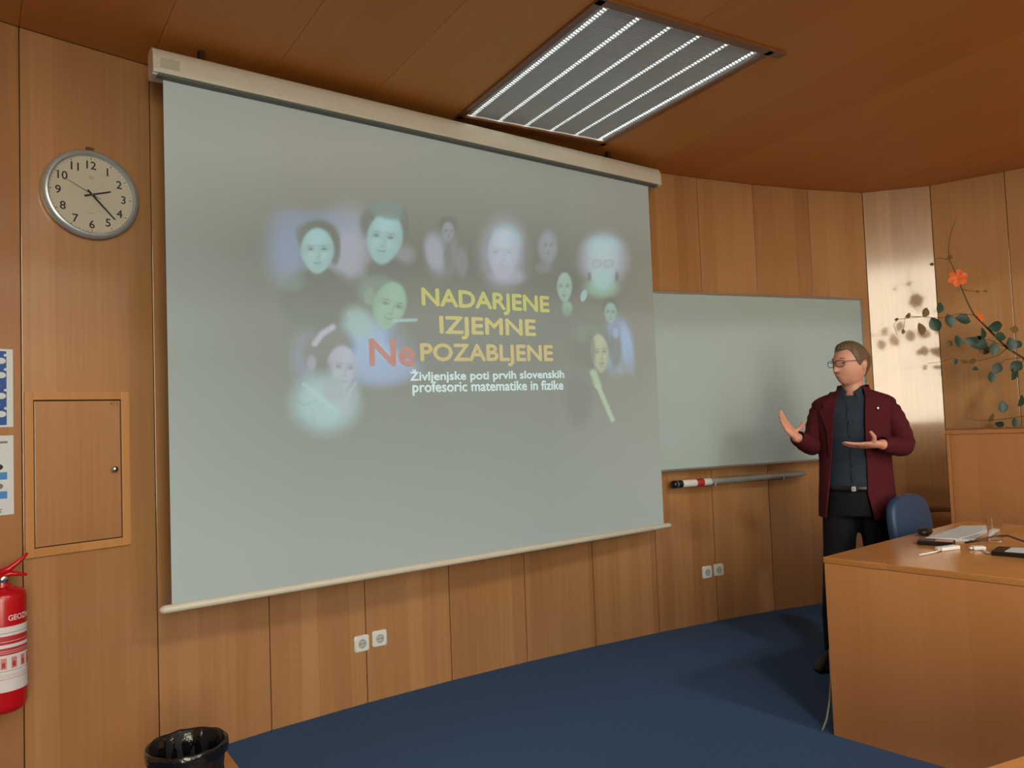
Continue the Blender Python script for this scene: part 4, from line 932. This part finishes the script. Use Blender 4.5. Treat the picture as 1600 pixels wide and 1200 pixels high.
for s in (-1, 1):
    cx = s*.033
    pts = []
    for k in range(25):
        a = 2*math.pi*k/24; x = .0265*math.copysign(abs(math.cos(a))**.7, math.cos(a)); z = .0185*math.copysign(abs(math.sin(a))**.7, math.sin(a))
        pts.append(HM@Vector((cx+x, gy+.010*((abs(cx+x))/.06)**2, gz+z)))
    MB().tube(pts, .0017, 6, cap=False).build('rim', M['ink'], ge, smooth=True)
    MB().tube([HM@Vector((s*.0595,gy+.012,gz+.010)), HM@Vector((s*.074,gy+.028,gz+.010)), HM@Vector((s*.083,-.03,gz+.008)), HM@Vector((s*.086,.016,gz+.004)), HM@Vector((s*.084,.03,gz-.012))], .0018, 6).build('temple', M['ink'], ge, smooth=True)
    b = MB(); b.add([p+Vector((0,0,0)) for p in pts[:-1]]+[p+(HM.to_3x3()@Vector((0,-.0008,0))) for p in pts[:-1]], [tuple(range(24)), tuple(range(47,23,-1))]+[(k,(k+1)%24,24+(k+1)%24,24+k) for k in range(24)]); b.build('lens', M['glass'], ge)
MB().tube([HM@Vector((-.008,gy,gz+.006)), HM@Vector((0,gy-.003,gz+.008)), HM@Vector((.008,gy,gz+.006))], .0017, 6).build('bridge', M['ink'], ge, smooth=True)
# ---- shirt
def interp(tab, z):
    tab = sorted(tab)
    if z <= tab[0][0]: return tab[0][1:]
    for a, b in zip(tab[:-1], tab[1:]):
        if z <= b[0]:
            t = (z-a[0])/(b[0]-a[0]); t = t*t*(3-2*t) if False else t
            return tuple(a[i]+(b[i]-a[i])*t for i in range(1, len(a)))
    return tab[-1][1:]
JT = [(.79,-.008,.198,.150),(.90,-.008,.196,.148),(1.02,-.008,.188,.142),(1.12,-.006,.184,.140),(1.25,-.004,.190,.140),(1.35,.0,.203,.134),(1.405,.003,.216,.122),(1.44,.004,.214,.108),(1.465,.006,.190,.094),(1.488,.008,.130,.080),(1.505,.009,.088,.076),(1.52,.009,.074,.072)]
CYT = .012
sh = MB(); rr_ = []
for k in range(40):
    z = .966+(1.474-.966)*k/39; cx, rx, ry = interp(JT, z); wob = .0025*math.sin(z*90)
    rr_.append([(cx+(rx-.020)*math.sin(a), CYT-(ry-.014+.008*math.exp(-((z-1.03)/.10)**2)+wob*math.sin(3*a+z*20))*math.cos(a), z) for a in [2*math.pi*q/48 for q in range(48)]])
sh.loft(rr_, cap=False); sho = sh.build('shirt', M['shirt'], man, smooth=True)
# collar leaves
for s in (-1, 1):
    c = MB(); rows = []
    for t in range(9):
        a = s*(math.radians(16)+math.radians(150)*t/8); zt = 1.528+.014*t/8; zb = 1.468+.035*t/8; wob = -.016*math.exp(-(t/1.6)**2)
        top = Vector((.006+.062*math.sin(a)-.012*(1-t/8), .012-.070*math.cos(a), zt-.030*math.exp(-(t/1.5)**2))); low = Vector((.006+.086*math.sin(a)-.012*(1-t/8)+s*.012*math.exp(-(t/1.5)**2), .012-.094*math.cos(a), zb+wob))
        rows.append([top, low, low+Vector((0,.004,.003)), top+Vector((0,.004,-.001))])
    c.loft(rows); c.build('collar', M['shirt'], sho, smooth=True, auto=50)
def shirt_front(u, z, out=0):
    cx, rx, ry = interp(JT, z); s_ = max(-.95, min(.95, (u-cx)/(rx-.020))); return Vector((u, CYT-(ry-.014+.008*math.exp(-((z-1.03)/.10)**2)+out)*math.sqrt(1-s_*s_), z))
MB().loft([[shirt_front(-.030+.0001*k, 1.455-.01*k, .004), shirt_front(-.006+.0001*k, 1.455-.01*k, .004)] for k in range(52)], cap=False, closed=False).build('placket', M['shirt'], sho, smooth=True)
for z in (1.405,1.325,1.245,1.165,1.085,1.005): p = shirt_front(-.018, z, .006); b = MB(); b.lathe([(.006,0),(.006,.003),(.004,.004)], 12, axis='y'); o = b.build('button', M['ink'], sho, smooth=True); o.location = p
# ---- jacket, open at the front
UL = [(.79,-.168),(1.0,-.138),(1.2,-.116),(1.37,-.100),(1.47,-.078),(1.53,-.050)]; UR = [(.79,.078),(.93,.050),(1.2,.056),(1.37,.062),(1.47,.070),(1.53,.055)]
jk = MB(); NJ = 56; outer = []; inn = []
for k in range(46):
    z = .79+(1.52-.79)*k/45; cx, rx, ry = interp(JT, z)
    aL = math.asin(max(-.98, min(.98, (interp(UL, z)[0]-cx)/rx))); aR = math.asin(max(-.98, min(.98, (interp(UR, z)[0]-cx)/rx)))
    a0, a1 = aR, aL+2*math.pi; ro = []; ri = []
    for q in range(NJ+1):
        a = a0+(a1-a0)*q/NJ; fold = .004*math.sin(5*a+z*6)*max(0, min(1, (1.3-z)*3))
        ro.append((cx+(rx+fold)*math.sin(a), CYT-(ry+fold)*math.cos(a), z)); ri.append((cx+(rx-.007)*math.sin(a), CYT-(ry-.007)*math.cos(a), z))
    outer.append(ro+ri[::-1])
jk.loft(outer)
def sleeve(path, rad):
    P = [Vector(p) for p in path]; pts = []; rs = []
    for i in range(len(P)-1):          # Catmull-Rom for smooth elbows
        p0, p1, p2, p3 = P[max(i-1,0)], P[i], P[i+1], P[min(i+2,len(P)-1)]
        for q in range(8):
            t = q/8; pts.append(.5*((2*p1)+(p2-p0)*t+(2*p0-5*p1+4*p2-p3)*t*t+(3*p1-p0-3*p2+p3)*t**3)); rs.append(rad[i]+(rad[i+1]-rad[i])*t)
    pts.append(P[-1]); rs.append(rad[-1]); n = len(pts)
    rs = [r*(1+.035*math.sin(i*1.7)*(1 if i > 6 else 0)) for i, r in enumerate(rs)]
    jk.tube(pts, rs, 20, cap=False)
    e = pts[-1]; b = pts[-3]; d = (e-b).normalized(); jk.tube([e, e-d*.03], [rs[-1], rs[-1]*.80], 20, cap=False)
sleeve([(.150,.012,1.405),(.180,.014,1.375),(.216,.022,1.29),(.240,.030,1.195),(.205,-.065,1.185),(.128,-.180,1.204)], [.045,.062,.061,.058,.053,.041])
sleeve([(-.140,.012,1.410),(-.165,.012,1.380),(-.190,.010,1.30),(-.211,.000,1.205),(-.238,-.09,1.208),(-.283,-.200,1.250)], [.045,.062,.059,.057,.052,.041])
jo = jk.build('jacket', M['jacket'], man, smooth=True, auto=60)
def jfront(u, z, out=0.0):
    cx, rx, ry = interp(JT, z); s_ = max(-.97, min(.97, (u-cx)/rx)); return Vector((u+ (u-cx)*out/rx, CYT-(ry+out)*math.sqrt(1-s_*s_), z))
for s, tab in ((-1, UL), (1, UR)):     # lapels
    rows = []
    for k in range(22):
        t = k/21; z = 1.50-.36*t; u0 = interp(tab, z)[0]; wdt = (.030+.045*math.exp(-((t-.30)/.22)**2))*(1-t)**.45+.002
        if .20 < t < .27: wdt *= .75
        a_, b_ = jfront(u0-s*.004, z, .005), jfront(u0+s*wdt, z, .007); rows.append([a_, b_, b_+Vector((0,.005,0)), a_+Vector((0,.005,0))])
    MB().loft(rows).build('lapel', M['jacket'], jo, smooth=True, auto=50)
pn = MB(); pn.lathe([(.008,0),(.008,.003),(.004,.005)], 14, axis='y'); o = pn.build('pin_badge', M['chrome'], jo, smooth=True); o.location = jfront(.118, 1.397, .010); o.rotation_euler = (0,0,math.radians(25)); o.scale = (1,1,1.3)
bk = []
for a in np.linspace(math.radians(78), math.radians(282), 25):    # stand of the jacket collar round the neck
    bk.append([Vector((.008+r*math.sin(a), .016-r*math.cos(a), z)) for r, z in ((.074,1.485),(.074,1.532),(.080,1.534),(.090,1.492))])
MB().loft(bk).build('collar', M['jacket'], jo, smooth=True, auto=60)
# ---- trousers, belt, shoes
tr = MB(); tr.loft([ring(-.004,.012,z,rx,ry) for z, rx, ry in ((.80,.176,.120),(.86,.178,.126),(.93,.172,.132),(.965,.170,.132))])
for s, xf, yf in ((-1,-.150,-.10),(1,.125,.02)):
    tr.tube([(s*.088-.004,.012,.88),(s*.094-.004,.01,.76),(s*.102-.006,.005,.62),((s*.1+xf)/2,yf*.4,.48),(xf,yf*.8,.25),(xf,yf,.06)], [.090,.090,.084,.074,.064,.060], 20)
tm = fuse(tr, 'trousers', .009, 4, .5); tm.materials.append(M['trousers']); to = link('trousers', tm, man)
bl = MB(); bl.loft([ring(-.006,.012,.940,.170,.132), ring(-.006,.012,.942,.174,.138), ring(-.006,.012,.974,.174,.138), ring(-.006,.012,.976,.170,.132)], cap=False); blo = bl.build('belt', M['belt'], man, smooth=True)
MB().box(-.030,-.008,-.132,-.125,.944,.972).build('buckle', M['greymetal'], blo, bevel=.003)
for s, xf, dx, yf in ((-1,-.150,-.055,-.10),(1,.125,.035,.02)):
    b = MB(); rows = []
    for t, w_, h in ((0,.020,.05),(.08,.032,.075),(.25,.036,.080),(.5,.038,.062),(.75,.044,.050),(.92,.036,.040),(1,.014,.028)):
        c = Vector((xf+dx*t*1.4, yf+.055-.285*t, 0)); rows.append([c+Vector((w_*math.cos(a), 0, h/2+h/2*math.sin(a))) for a in [2*math.pi*k/16 for k in range(16)]])
    b.loft(rows); b.build('shoe', M['shoe'], man, smooth=True)
